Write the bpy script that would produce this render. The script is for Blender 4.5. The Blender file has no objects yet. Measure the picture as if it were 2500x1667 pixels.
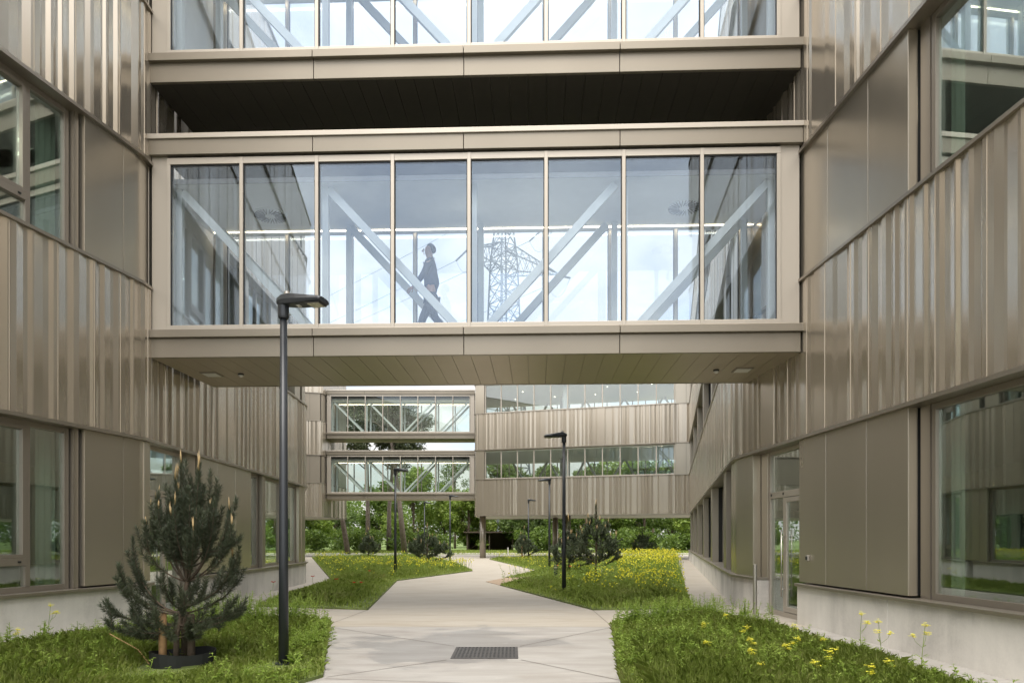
import bpy, bmesh, math, random
import numpy as np
from mathutils import Vector, Matrix
R = math.radians
C = bpy.context.scene.collection
S = bpy.context.scene
rnd = random.Random(7)

# ------------------------------------------------------------------ levels (m)
EYE = 1.34
SILL = 0.64
B1, B2, B3 = (2.95, 5.37), (7.43, 9.85), (11.91, 14.2)
W2, W3 = (5.37, 7.43), (9.85, 11.91)

# ------------------------------------------------------------------ materials
def newmat(name):
    m = bpy.data.materials.new(name); m.use_nodes = True
    nt = m.node_tree
    return m, nt, nt.nodes['Principled BSDF']

def N(nt, typ, **kw):
    n = nt.nodes.new(typ)
    for k, v in kw.items(): setattr(n, k, v)
    return n

def ramp(nt, fac, stops):
    r = N(nt, 'ShaderNodeValToRGB')
    el = r.color_ramp.elements
    while len(el) < len(stops): el.new(0.5)
    for e, (p, c) in zip(el, stops):
        e.position = p; e.color = (*c, 1) if len(c) == 3 else c
    nt.links.new(fac, r.inputs['Fac'])
    return r.outputs['Color']

def noise(nt, scale, detail=4, rough=.55, vec=None, dist=0.0):
    n = N(nt, 'ShaderNodeTexNoise')
    n.inputs['Scale'].default_value = scale; n.inputs['Detail'].default_value = detail
    n.inputs['Roughness'].default_value = rough; n.inputs['Distortion'].default_value = dist
    if vec is not None: nt.links.new(vec, n.inputs['Vector'])
    return n.outputs['Fac']

def objvec(nt, scale=(1, 1, 1)):
    g = N(nt, 'ShaderNodeNewGeometry')
    m = N(nt, 'ShaderNodeMapping'); m.inputs['Scale'].default_value = scale
    nt.links.new(g.outputs['Position'], m.inputs['Vector'])
    return m.outputs['Vector']

def metal(name, col, rough=.34, metallic=.8, var=.06, wave=0.0, island=0.0):
    m, nt, p = newmat(name)
    v = objvec(nt, (1, 1, .25))
    f = noise(nt, .9, 2, .5, v)
    c = ramp(nt, f, [(.3, tuple(x*(1-var) for x in col)), (.7, tuple(min(1, x*(1+var)) for x in col))])
    if island:
        g = N(nt, 'ShaderNodeNewGeometry')
        mr = N(nt, 'ShaderNodeMapRange'); mr.inputs['To Min'].default_value = 1-island; mr.inputs['To Max'].default_value = 1+island
        nt.links.new(g.outputs['Random Per Island'], mr.inputs['Value'])
        mx = N(nt, 'ShaderNodeVectorMath', operation='SCALE')
        nt.links.new(c, mx.inputs[0]); nt.links.new(mr.outputs[0], mx.inputs['Scale']); c = mx.outputs[0]
    nt.links.new(c, p.inputs['Base Color'])
    p.inputs['Metallic'].default_value = metallic
    f2 = noise(nt, .8, 2, .5, v)
    mr = N(nt, 'ShaderNodeMapRange'); mr.inputs['To Min'].default_value = rough-.03; mr.inputs['To Max'].default_value = rough+.03
    nt.links.new(f2, mr.inputs['Value']); nt.links.new(mr.outputs[0], p.inputs['Roughness'])
    if wave:
        b = N(nt, 'ShaderNodeBump'); b.inputs['Strength'].default_value = .5; b.inputs['Distance'].default_value = wave
        nt.links.new(noise(nt, 1.6, 2, .5, objvec(nt, (1, 1, .5))), b.inputs['Height'])
        nt.links.new(b.outputs['Normal'], p.inputs['Normal'])
    return m

def plain(name, col, rough=.6, metallic=0, var=.08, scale=6, bump=0):
    m, nt, p = newmat(name)
    v = objvec(nt)
    f = noise(nt, scale, 5, .6, v)
    c = ramp(nt, f, [(.3, tuple(x*(1-var) for x in col)), (.7, tuple(min(1, x*(1+var)) for x in col))])
    nt.links.new(c, p.inputs['Base Color'])
    p.inputs['Roughness'].default_value = rough; p.inputs['Metallic'].default_value = metallic
    if bump:
        b = N(nt, 'ShaderNodeBump'); b.inputs['Strength'].default_value = .6; b.inputs['Distance'].default_value = bump
        nt.links.new(noise(nt, scale*6, 6, .65, v), b.inputs['Height']); nt.links.new(b.outputs['Normal'], p.inputs['Normal'])
    return m

def emit(name, col, s):
    m, nt, p = newmat(name)
    p.inputs['Base Color'].default_value = (*col, 1)
    p.inputs['Emission Color'].default_value = (*col, 1); p.inputs['Emission Strength'].default_value = s
    return m

def glassmat(name, tint=(.86, .93, .90), f0=.07, gloss=(1, 1, 1), wave=.0):
    m, nt, p = newmat(name)
    nt.nodes.remove(p)
    out = nt.nodes['Material Output']
    tr = N(nt, 'ShaderNodeBsdfTransparent'); tr.inputs['Color'].default_value = (*tint, 1)
    gl = N(nt, 'ShaderNodeBsdfGlossy'); gl.inputs['Roughness'].default_value = 0.0; gl.inputs['Color'].default_value = (*gloss, 1)
    lw = N(nt, 'ShaderNodeLayerWeight'); lw.inputs['Blend'].default_value = .5
    pw = N(nt, 'ShaderNodeMath', operation='POWER'); pw.inputs[1].default_value = 5
    ma = N(nt, 'ShaderNodeMath', operation='MULTIPLY_ADD'); ma.inputs[1].default_value = 1-f0; ma.inputs[2].default_value = f0
    mx = N(nt, 'ShaderNodeMixShader')
    nt.links.new(lw.outputs['Facing'], pw.inputs[0]); nt.links.new(pw.outputs[0], ma.inputs[0]); nt.links.new(ma.outputs[0], mx.inputs['Fac'])
    nt.links.new(tr.outputs[0], mx.inputs[1]); nt.links.new(gl.outputs[0], mx.inputs[2]); nt.links.new(mx.outputs[0], out.inputs['Surface'])
    if wave:
        b = N(nt, 'ShaderNodeBump'); b.inputs['Strength'].default_value = .35; b.inputs['Distance'].default_value = wave
        nt.links.new(noise(nt, 1.1, 1, .4, objvec(nt, (1, 1, .6))), b.inputs['Height']); nt.links.new(b.outputs['Normal'], gl.inputs['Normal'])
    return m

def leafmat(name, stops, rough=.55, trans=.35):
    """green stuff: colour varies leaf by leaf (random per island) and in large clumps (noise)"""
    m, nt, p = newmat(name)
    out = nt.nodes['Material Output']
    g = N(nt, 'ShaderNodeNewGeometry')
    f = noise(nt, .9, 3, .5, objvec(nt))
    ad = N(nt, 'ShaderNodeMath', operation='MULTIPLY_ADD'); ad.inputs[1].default_value = .6; ad.use_clamp = True
    sb = N(nt, 'ShaderNodeMath', operation='MULTIPLY_ADD'); sb.inputs[1].default_value = 1.1; sb.inputs[2].default_value = -.33
    nt.links.new(f, sb.inputs[0])
    nt.links.new(g.outputs['Random Per Island'], ad.inputs[0]); nt.links.new(sb.outputs[0], ad.inputs[2])
    n = len(stops)
    c = ramp(nt, ad.outputs[0], [(i/(n-1), s) for i, s in enumerate(stops)])
    nt.links.new(c, p.inputs['Base Color']); p.inputs['Roughness'].default_value = rough
    tl = N(nt, 'ShaderNodeBsdfTranslucent'); nt.links.new(c, tl.inputs['Color'])
    mx = N(nt, 'ShaderNodeMixShader'); mx.inputs['Fac'].default_value = trans
    nt.links.new(p.outputs[0], mx.inputs[1]); nt.links.new(tl.outputs[0], mx.inputs[2]); nt.links.new(mx.outputs[0], out.inputs['Surface'])
    return m

def concrete(name, base, streak=True):
    m, nt, p = newmat(name)
    v1 = objvec(nt, (1, 1, .12)); v2 = objvec(nt)
    a = noise(nt, 3.2, 6, .62, v1); b = noise(nt, .7, 4, .6, v2, .6); d = noise(nt, 38, 3, .6, v2)
    s1 = N(nt, 'ShaderNodeMath', operation='MULTIPLY_ADD'); s1.inputs[1].default_value = .45
    nt.links.new(a, s1.inputs[0]); nt.links.new(b, s1.inputs[2])
    s2 = N(nt, 'ShaderNodeMath', operation='MULTIPLY_ADD'); s2.inputs[1].default_value = .16
    nt.links.new(d, s2.inputs[0]); nt.links.new(s1.outputs[0], s2.inputs[2])
    c = ramp(nt, s2.outputs[0], [(.55, tuple(x*.66 for x in base)), (.8, base), (1.0, tuple(min(1, x*1.16) for x in base))])
    nt.links.new(c, p.inputs['Base Color']); p.inputs['Roughness'].default_value = .75
    bp = N(nt, 'ShaderNodeBump'); bp.inputs['Strength'].default_value = .25; bp.inputs['Distance'].default_value = .004
    nt.links.new(d, bp.inputs['Height']); nt.links.new(bp.outputs['Normal'], p.inputs['Normal'])
    return m

def pavingmat():
    """pale brushed concrete; grey damp patches and rusty stains with outlines of their own"""
    m, nt, p = newmat('path_concrete')
    v = objvec(nt); vs = objvec(nt, (.35, 1.3, 1))
    big = noise(nt, .55, 5, .6, v, .8); fine = noise(nt, 55, 3, .6, v); mid = noise(nt, 2.4, 6, .65, vs, .5)
    warm = ramp(nt, mid, [(.25, (.35, .305, .245)), (.5, (.415, .375, .315)), (.75, (.46, .43, .38))])
    grey = ramp(nt, mid, [(.25, (.29, .265, .24)), (.5, (.37, .35, .325)), (.75, (.45, .435, .41))])
    g0 = N(nt, 'ShaderNodeNewGeometry'); sp = N(nt, 'ShaderNodeSeparateXYZ'); nt.links.new(g0.outputs['Position'], sp.inputs[0])
    gt_ = N(nt, 'ShaderNodeMath', operation='LESS_THAN'); gt_.inputs[1].default_value = 10.635; nt.links.new(sp.outputs['Y'], gt_.inputs[0])
    bm = N(nt, 'ShaderNodeMixRGB'); nt.links.new(gt_.outputs[0], bm.inputs['Fac']); nt.links.new(warm, bm.inputs['Color1']); nt.links.new(grey, bm.inputs['Color2']); base = bm.outputs[0]
    # damp patch round the drain
    geo = N(nt, 'ShaderNodeNewGeometry')
    mp = N(nt, 'ShaderNodeMapping'); mp.inputs['Location'].default_value = (.40, -3.74, 0); mp.inputs['Scale'].default_value = (.5, .42, 1)
    nt.links.new(geo.outputs['Position'], mp.inputs['Vector'])
    ln = N(nt, 'ShaderNodeVectorMath', operation='LENGTH'); nt.links.new(mp.outputs[0], ln.inputs[0])
    n2 = noise(nt, 1.0, 7, .6, v, .9)
    ad = N(nt, 'ShaderNodeMath', operation='MULTIPLY_ADD'); ad.inputs[1].default_value = 1.9
    nt.links.new(n2, ad.inputs[0]); nt.links.new(ln.outputs['Value'], ad.inputs[2])
    wet = ramp(nt, ad.outputs[0], [(.0, (1, 1, 1)), (.49, (1, 1, 1)), (.505, (.25, .25, .25)), (.56, (0, 0, 0))])
    # value node only reaches 1: rescale
    sc = N(nt, 'ShaderNodeMath', operation='MULTIPLY'); sc.inputs[1].default_value = .33
    nt.links.new(ad.outputs[0], sc.inputs[0])
    nt.links.new(sc.outputs[0], wet.node.inputs['Fac'])
    mx = N(nt, 'ShaderNodeMixRGB', blend_type='MULTIPLY'); mx.inputs['Color2'].default_value = (.70, .70, .715, 1)
    nt.links.new(wet, mx.inputs['Fac']); nt.links.new(base, mx.inputs['Color1'])
    rust = ramp(nt, noise(nt, .8, 6, .6, objvec(nt, (.6, 1.5, 1)), 1.0), [(.56, (0, 0, 0)), (.78, (.35, .35, .35))])
    mx2 = N(nt, 'ShaderNodeMixRGB', blend_type='MULTIPLY'); mx2.inputs['Color2'].default_value = (.82, .72, .60, 1)
    nt.links.new(rust, mx2.inputs['Fac']); nt.links.new(mx.outputs[0], mx2.inputs['Color1'])
    lime = ramp(nt, noise(nt, 1.7, 7, .62, v, 1.6), [(.62, (0, 0, 0)), (.72, (.12, .12, .12))])
    mx3 = N(nt, 'ShaderNodeMixRGB'); mx3.inputs['Color2'].default_value = (.66, .64, .61, 1)
    nt.links.new(lime, mx3.inputs['Fac']); nt.links.new(mx2.outputs[0], mx3.inputs['Color1'])
    f2 = N(nt, 'ShaderNodeMapRange'); f2.inputs['To Min'].default_value = .92; f2.inputs['To Max'].default_value = 1.06
    nt.links.new(fine, f2.inputs['Value'])
    fin = N(nt, 'ShaderNodeVectorMath', operation='SCALE'); nt.links.new(mx3.outputs[0], fin.inputs[0]); nt.links.new(f2.outputs[0], fin.inputs['Scale'])
    nt.links.new(fin.outputs[0], p.inputs['Base Color'])
    rr = N(nt, 'ShaderNodeMapRange'); rr.inputs['To Min'].default_value = .72; rr.inputs['To Max'].default_value = .42
    nt.links.new(wet, rr.inputs['Value']); nt.links.new(rr.outputs[0], p.inputs['Roughness'])
    bp = N(nt, 'ShaderNodeBump'); bp.inputs['Strength'].default_value = .2; bp.inputs['Distance'].default_value = .003
    nt.links.new(fine, bp.inputs['Height']); nt.links.new(bp.outputs['Normal'], p.inputs['Normal'])
    return m

BRONZE = (.50, .445, .37)
M = dict(
    nglass=glassmat('wing_glass', (.93, .965, .95), .11, (.95, .97, 1.0), .001),
    clad=metal('champagne_cladding', BRONZE, .24, .72, .03, .0, 0),
    panel=metal('flat_panel_metal', (.44, .397, .33), .29, .78, .05, .010),
    trim=metal('trim_metal', (.33, .295, .25), .38, .75, .06),
    fascia=metal('bridge_fascia_metal', (.275, .243, .198), .40, .6, .04),
    soffit=metal('soffit_metal', (.46, .395, .315), .42, .6, .03), shade_soffit=plain('shaded_soffit', (.045, .04, .032), .7),  # second soffit: shade of the gap between the bridges put into its colour
    frame=metal('pale_anodised_frame', (.50, .452, .392), .42, .45, .04),
    wframe=metal('window_frame_bronze', (.30, .265, .225), .38, .6, .05),
    dark=plain('black_gasket', (.012, .012, .012), .5),
    glass=glassmat('bridge_glass', (.92, .95, .975), .095, (.74, .86, 1.0), .0012), fglass=glassmat('clear_glass', (.94, .97, .95), .05, (.9, .95, 1.0), .001),
    wglass=glassmat('window_glass', (.82, .89, .85), .34, (.95, 1.0, .98), .002),
    truss=plain('truss_paint', (.60, .63, .63), .45, 0, .03),
    white=plain('white_ceiling_paint', (.78, .79, .80), .6, 0, .03),
    inner=plain('pale_inner_wall', (.68, .69, .64), .7, 0, .04),
    curtain=plain('pale_curtain', (.66, .70, .62), .9, 0, .04),
    floor=plain('pale_grey_floor', (.42, .42, .41), .4), edge=plain('grey_edge', (.14, .14, .14), .5),
    roof=plain('roof_membrane', (.03, .03, .03), .8, 0, .2, 2),
    conc=concrete('plinth_concrete', (.66, .63, .585)),
    path=pavingmat(),
    joint=plain('joint_dark', (.14, .12, .10), .9),
    gravel=plain('sand_gravel', (.36, .27, .19), .9, 0, .25, 30, .006),
    soil=plain('soil_turf', (.13, .17, .045), .95, 0, .45, 5, .02),
    earth=plain('far_turf', (.11, .16, .035), .95, 0, .35, 1.2, .02),
    lamp=metal('lamp_anthracite', (.030, .034, .040), .35, .3, .1),
    lens=plain('lamp_lens', (.55, .51, .40), .25, 0, .3, 60),
    steel=metal('brushed_steel', (.45, .43, .40), .32, .95),
    iron=plain('cast_iron', (.085, .08, .078), .55, .5, .25, 30),
    rubber=plain('black_rubber', (.012, .013, .014), .6),
    wood=plain('stake_wood', (.42, .25, .12), .8, 0, .3, 12),
    bark=plain('bark', (.105, .078, .055), .95, 0, .4, 9, .02),
    pbark=plain('pine_bark', (.17, .095, .06), .95, 0, .4, 14, .01),
    greybark=plain('grey_bark', (.17, .14, .115), .95, 0, .35, 5, .03),
    pylon=plain('galvanised_lattice', (.07, .085, .10), .6, .2),
    wire=plain('line_wire', (.22, .25, .28), .6),
    shed=plain('shed_boards', (.075, .055, .04), .8),
    led=emit('warm_light_strip', (1, .86, .62), 4.0),
    ledp=emit('ceiling_lamp_lit', (1, .93, .80), 6.0),
    white_plastic=plain('white_plastic', (.75, .74, .70), .4, 0, .02),
    candle=leafmat('pine_candle', [(.36, .24, .11), (.44, .32, .16), (.52, .41, .25)], .7, .1),
    needle=leafmat('pine_needles', [(.028, .038, .022), (.058, .074, .042), (.125, .145, .085)], .5, .12),
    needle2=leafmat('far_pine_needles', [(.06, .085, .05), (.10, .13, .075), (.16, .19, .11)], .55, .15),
    pinecrown=leafmat('tall_pine_crown', [(.035, .048, .020), (.06, .078, .03), (.10, .115, .045)], .6, .25),
    grass=leafmat('meadow_blades', [(.19, .265, .045), (.30, .39, .075), (.40, .49, .12), (.54, .56, .22)], .5, .55),
    weed=leafmat('weed_leaves', [(.16, .25, .035), (.26, .37, .06), (.37, .47, .11)], .5, .4),
    yellow=leafmat('yellow_petals', [(.86, .80, .05), (.92, .87, .09), (.95, .92, .2)], .6, .3),
    red=leafmat('poppy_petals', [(.55, .05, .015), (.70, .08, .02)], .6, .3),
    leafa=leafmat('broad_leaves_green', [(.05, .095, .015), (.115, .185, .028), (.22, .31, .06)], .5, .4),
    leafb=leafmat('broad_leaves_bright', [(.10, .17, .022), (.20, .29, .045), (.34, .42, .095)], .5, .4),
    leafc=leafmat('broad_leaves_dull', [(.045, .08, .018), (.095, .15, .032), (.16, .22, .06)], .55, .35),
)

# ------------------------------------------------------------------ mesh builder
class Fr:
    """a local frame: x along t, y along n (inward), z up"""
    def __init__(s, o, t, n): s.o, s.t, s.n = o, t, n
    def w(s, x, y, z): return (s.o[0]+s.t[0]*x+s.n[0]*y, s.o[1]+s.t[1]*x+s.n[1]*y, z)
    @staticmethod
    def seg(a, b, inside):
        d = Vector((b[0]-a[0], b[1]-a[1])); L = d.length; t = d/L
        n = Vector((-t.y, t.x))
        if n.dot(Vector((inside[0]-a[0], inside[1]-a[1]))) < 0: n = -n
        f = Fr(a, t, n); f.L = L; return f
WORLD = Fr((0, 0), (1, 0), (0, 1))

def wloc(o):
    p = Vector((0, 0, 0))
    while o is not None: p += o.location; o = o.parent
    return p

class MB:
    def __init__(s, fr=WORLD): s.v, s.f, s.fr = [], [], fr
    def p(s, x, y, z): s.v.append(s.fr.w(x, y, z)); return len(s.v)-1
    def box(s, x0, x1, y0, y1, z0, z1):
        i = [s.p(x, y, z) for z in (z0, z1) for x, y in ((x0, y0), (x1, y0), (x1, y1), (x0, y1))]
        for a in ((0, 3, 2, 1), (4, 5, 6, 7), (0, 1, 5, 4), (1, 2, 6, 5), (2, 3, 7, 6), (3, 0, 4, 7)): s.f.append([i[k] for k in a])
        return s
    def prism(s, poly, z0, z1):
        n = len(poly); a = [s.p(x, y, z0) for x, y in poly]; b = [s.p(x, y, z1) for x, y in poly]
        s.f.append(a[::-1]); s.f.append(b)
        for k in range(n): s.f.append([a[k], a[(k+1) % n], b[(k+1) % n], b[k]])
        return s
    def tube(s, pts, rad, n=8, caps=True):
        pts = [Vector(p) for p in pts]
        if not hasattr(rad, '__len__'): rad = [rad]*len(pts)
        rings = []; up = None
        for k, p in enumerate(pts):
            d = (pts[min(k+1, len(pts)-1)]-pts[max(k-1, 0)])
            d = d.normalized() if d.length > 1e-9 else Vector((0, 0, 1))
            if up is None: up = d.orthogonal().normalized()
            up = (up-d*up.dot(d)); up = up.normalized() if up.length > 1e-6 else d.orthogonal().normalized()
            q = d.cross(up)
            ring = []
            for j in range(n):
                a = 2*math.pi*j/n; w = p+(up*math.cos(a)+q*math.sin(a))*rad[k]
                ring.append(s.p(*w))
            rings.append(ring)
        for a, b in zip(rings, rings[1:]):
            for j in range(n): s.f.append([a[j], a[(j+1) % n], b[(j+1) % n], b[j]])
        if caps: s.f.append(rings[0][::-1]); s.f.append(rings[-1])
        return s
    def bar(s, a, b, w, d=None):
        """square bar between two points (local frame coordinates)"""
        d = d or w
        a, b = Vector(a), Vector(b); t = (b-a).normalized()
        ref = Vector((0, 1, 0)) if abs(t.y) < .9 else Vector((1, 0, 0))
        u = t.cross(ref).normalized(); q = t.cross(u).normalized()
        i = [s.p(*(c+u*(x*w/2)+q*(y*d/2))) for c in (a, b) for x, y in ((-1, -1), (1, -1), (1, 1), (-1, 1))]
        for k in ((0, 3, 2, 1), (4, 5, 6, 7), (0, 1, 5, 4), (1, 2, 6, 5), (2, 3, 7, 6), (3, 0, 4, 7)): s.f.append([i[j] for j in k])
        return s
    def loft(s, rings):
        ids = [[s.p(*q) for q in r] for r in rings]; n = len(ids[0])
        for a, b in zip(ids, ids[1:]):
            for j in range(n): s.f.append([a[j], a[(j+1) % n], b[(j+1) % n], b[j]])
        s.f.append(ids[0][::-1]); s.f.append(ids[-1]); return s
    def build(s, name, mat, parent=None, bevel=0, smooth=False, recalc=True):
        me = bpy.data.meshes.new(name)
        o = wloc(parent)
        me.from_pydata([(v[0]-o.x, v[1]-o.y, v[2]-o.z) for v in s.v], [], s.f)
        return link(name, me, mat, parent, bevel, smooth, recalc)

def link(name, me, mat, parent=None, bevel=0, smooth=False, recalc=False):
    if recalc:
        bm = bmesh.new(); bm.from_mesh(me); bmesh.ops.recalc_face_normals(bm, faces=bm.faces); bm.to_mesh(me); bm.free()
    for x in (mat if isinstance(mat, (list, tuple)) else [mat]): me.materials.append(x)
    ob = bpy.data.objects.new(name, me); C.objects.link(ob)
    if parent is not None: ob.parent = parent
    if smooth:
        for f in me.polygons: f.use_smooth = True
    if bevel:
        b = ob.modifiers.new('bevel', 'BEVEL'); b.width = bevel; b.segments = 2; b.limit_method = 'ANGLE'; b.angle_limit = R(40)
    return ob

def tag(o, label=None, cat=None, group=None, kind=None):
    if label: o['label'] = label
    if cat: o['category'] = cat
    if group: o['group'] = group
    if kind: o['kind'] = kind
    return o

def thing(name, label, cat, loc=(0, 0, 0), group=None):
    o = bpy.data.objects.new(name, None); o.empty_display_size = .3; C.objects.link(o); o.location = loc
    return tag(o, label, cat, group)

def copy_tree(o, parent=None):
    c = o.copy(); C.objects.link(c)
    if parent is not None: c.parent = parent
    for ch in list(o.children): copy_tree(ch, c)
    return c

def fast_mesh(name, verts, faces_flat, loop_tot, mat, parent=None, off=(0, 0, 0)):
    """verts (n,3) array; faces_flat loop vertex indices; loop_tot loops per face"""
    me = bpy.data.meshes.new(name)
    verts = verts-np.array(off)
    me.vertices.add(len(verts)); me.vertices.foreach_set('co', verts.astype(np.float32).ravel())
    me.loops.add(len(faces_flat)); me.loops.foreach_set('vertex_index', faces_flat.astype(np.int32))
    me.polygons.add(len(loop_tot))
    st = np.concatenate([[0], np.cumsum(loop_tot)[:-1]])
    me.polygons.foreach_set('loop_start', st.astype(np.int32)); me.polygons.foreach_set('loop_total', loop_tot.astype(np.int32))
    me.update(calc_edges=True); me.validate()
    return link(name, me, mat, parent)

# ------------------------------------------------------------------ facades
def rounded(pts, rad):
    out = [Vector(pts[0])]
    for k in range(1, len(pts)-1):
        p, a, b = Vector(pts[k]), Vector(pts[k-1]), Vector(pts[k+1])
        r = rad[k] if isinstance(rad, (list, tuple)) else rad
        if r <= 0: out.append(p); continue
        u, v = (a-p).normalized(), (b-p).normalized()
        ang = u.angle(v); d = min(r/math.tan(ang/2), (a-p).length*.45, (b-p).length*.45)
        p0, p1 = p+u*d, p+v*d
        for i in range(9):
            t = i/8; out.append((1-t)**2*p0+2*t*(1-t)*p+t*t*p1)
    out.append(Vector(pts[-1])); return out

class Path:
    def __init__(s, pts, inside):
        s.p = pts; s.c = [0]
        for a, b in zip(pts, pts[1:]): s.c.append(s.c[-1]+(b-a).length)
        s.L = s.c[-1]; s.nn = []
        ref = None
        for a, b in zip(pts, pts[1:]):
            t = (b-a).normalized(); n = Vector((t.y, -t.x))       # outward candidate
            s.nn.append(n)
        k = max(range(len(s.nn)), key=lambda i: s.c[i+1]-s.c[i])
        mid = (pts[k]+pts[k+1])/2
        if s.nn[k].dot(Vector(inside)-mid) > 0: s.nn = [-n for n in s.nn]
    def at(s, d):
        d = min(max(d, 0), s.L); i = 0
        while i < len(s.c)-2 and s.c[i+1] < d: i += 1
        f = (d-s.c[i])/max(1e-9, s.c[i+1]-s.c[i])
        pos = s.p[i].lerp(s.p[i+1], f)
        n = s.nn[i]
        if f > .5 and i+1 < len(s.nn) and s.c[i+1]-s.c[i] < .3: n = n.lerp(s.nn[i+1], f-.5).normalized()
        elif f < .5 and i > 0 and s.c[i+1]-s.c[i] < .3: n = n.lerp(s.nn[i-1], .5-f).normalized()
        return pos, n
    def ribbon(s, mb, o0, o1, z0, z1, s0=0, s1=None):
        """solid strip following the path between offsets o0 < o1 (outward)"""
        s1 = s.L if s1 is None else s1
        ks = [s0]+[c for c in s.c if s0+1e-4 < c < s1-1e-4]+[s1]
        rings = []
        for d in ks:
            p, n = s.at(d); a, b = p+n*o0, p+n*o1
            rings.append([(a.x, a.y, z0), (b.x, b.y, z0), (b.x, b.y, z1), (a.x, a.y, z1)])
        mb.loft(rings)

def cladding(root, path, z0, z1, seed, s0=0, s1=None, quiet=0):
    """folded vertical metal strips: flats on two depths joined by narrow slanted facets, with standing seams"""
    r = random.Random(seed); s1 = path.L if s1 is None else s1
    st = [(s0, 0.0)]; d = s0; lvl = 0; nxt = d+r.uniform(.4, .8)
    D = -.020; calm = 0
    while d < s1-.3:
        if calm <= 0 and r.random() < (.30 if d < quiet else .05): calm = r.uniform(.4, 1.0)
        w = r.choice([.02, .03, .04, .06, .09]) if calm <= 0 else r.uniform(.2, .4)
        d += w; calm -= w
        st.append((d, D*lvl+r.uniform(-.010, .010)*min(1, w/.08)))
        if d > nxt and lvl == 0:
            o = st[-1][1]; st += [(d+.001, o+.007), (d+.006, o+.007), (d+.007, 0.0)]; d += .007; nxt = d+r.uniform(.35, .6); continue
        tw = r.choice([.045, .06, .08, .11] if lvl else [.045, .06, .09, .12, .15]); lvl = 1-lvl
        d += tw; st.append((d, D*lvl))
    st.append((s1, D*lvl))
    st = [q for q in st if q[0] < s1]+[(s1, st[-1][1])]
    mb = MB(); ids = []
    for d, o in st:
        p, n = path.at(d); q = p+n*o
        ids.append((mb.p(q.x, q.y, z0), mb.p(q.x, q.y, z1)))
    for a, b in zip(ids, ids[1:]): mb.f.append([a[0], b[0], b[1], a[1]])
    ob = mb.build('cladding_band', M['clad'], root, recalc=False)
    # closed backing and the flashings that edge the band
    bk = MB(); path.ribbon(bk, -.30, -.06, z0+.01, z1-.01, s0, s1); bk.build('band_backing', M['inner'], root)
    for nm, za, zb in (('band_flashing', z0-.05, z0), ('band_coping', z1, z1+.045)):
        fl = MB(); path.ribbon(fl, -.32, .03, za, zb, s0, s1); fl.build(nm, M['trim'], root)
    return ob

def window(root, fr, x0, x1, z0, z1, rec=.2, lites=None, fw=.06, hopper=None, mat='wframe', glass='wglass', jamb=.0):
    """frame (a part) with its panes (sub-parts); lites are fractions of mullions; hopper = height of a bottom transom in lite 0"""
    mb = MB(fr); a, b = rec, rec+.08
    mb.box(x0, x0+fw, a, b, z0, z1).box(x1-fw, x1, a, b, z0, z1)
    mb.box(x0+fw, x1-fw, a, b, z0, z0+fw).box(x0+fw, x1-fw, a, b, z1-fw, z1)
    xs = [x0+fw]+[x0+(x1-x0)*f for f in (lites or [])]+[x1-fw]
    for x in xs[1:-1]: mb.box(x-fw/2, x+fw/2, a-.005, b+.005, z0+fw, z1-fw)
    panes = []
    for k, (l, h) in enumerate(zip(xs, xs[1:])):
        l = l+(fw/2 if k else 0); h = h-(fw/2 if k < len(xs)-2 else 0)
        if hopper and k in hopper:
            zt = z0+hopper[k]
            mb.box(l, h, a-.02, b, zt-.05, zt+.05)
            # opening sash
            mb.box(l, l+.05, a-.02, b-.01, zt+.05, z1-fw).box(h-.05, h, a-.02, b-.01, zt+.05, z1-fw)
            mb.box(l+.05, h-.05, a-.02, b-.01, z1-fw-.05, z1-fw).box(l+.05, h-.05, a-.02, b-.01, zt+.05, zt+.10)
            panes += [(l, h, z0+fw, zt-.05), (l+.05, h-.05, zt+.10, z1-fw-.05)]
        else: panes.append((l, h, z0+fw, z1-fw))
    w = mb.build('window', M[mat], root, bevel=.004)
    for l, h, c, d in panes:
        MB(fr).box(l, h, a+.035, a+.058, c, d).build('pane', M[glass], w)
    if hopper:
        hb = MB(fr)
        for k in hopper:
            l, h = xs[k], xs[k+1]; zt = z0+hopper[k]
            for q in (.15, .85): x = l+(h-l)*q; hb.box(x-.022, x+.022, a-.028, a-.02, zt-.012, zt+.012)
        hb.build('sash_catch', M['dark'], w)
    return w

def curtain(win, fr, x0, x1, z0, z1, y=.33):
    mb = MB(fr); n = max(8, int((x1-x0)/.02)); ids = []
    for k in range(n+1):
        x = x0+(x1-x0)*k/n; yy = y+.022*math.sin(k*1.15)+.010*math.sin(k*.37)
        ids.append((mb.p(x, yy, z0), mb.p(x, yy, z1), mb.p(x, yy+.004, z0), mb.p(x, yy+.004, z1)))
    for a, b in zip(ids, ids[1:]): mb.f += [[a[0], b[0], b[1], a[1]], [a[2], a[3], b[3], b[2]], [a[1], b[1], b[3], a[3]]]
    return mb.build('curtain', M['curtain'], win, smooth=True)

def panels(root, fr, xs, z0, z1, y=.05, depth=.10, gap=.006, mat='panel'):
    for l, h in zip(xs, xs[1:]):
        MB(fr).box(l+gap, h-gap, y, y+depth, z0, z1).build('wall_panel', M[mat], root, bevel=.004)
    MB(fr).box(xs[0]+.01, xs[-1]-.01, y+.02, y+depth+.12, z0+.01, z1-.01).build('panel_backing', M['dark'], root)

def corner_panel(root, path, p, z0, z1, h=.5):
    k = min(range(len(path.p)), key=lambda i: (path.p[i]-Vector(p)).length); s = path.c[k]
    mb = MB(); path.ribbon(mb, -.20, -.045, z0, z1, s-h, s+h); return mb.build('wall_panel', M['panel'], root)

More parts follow.
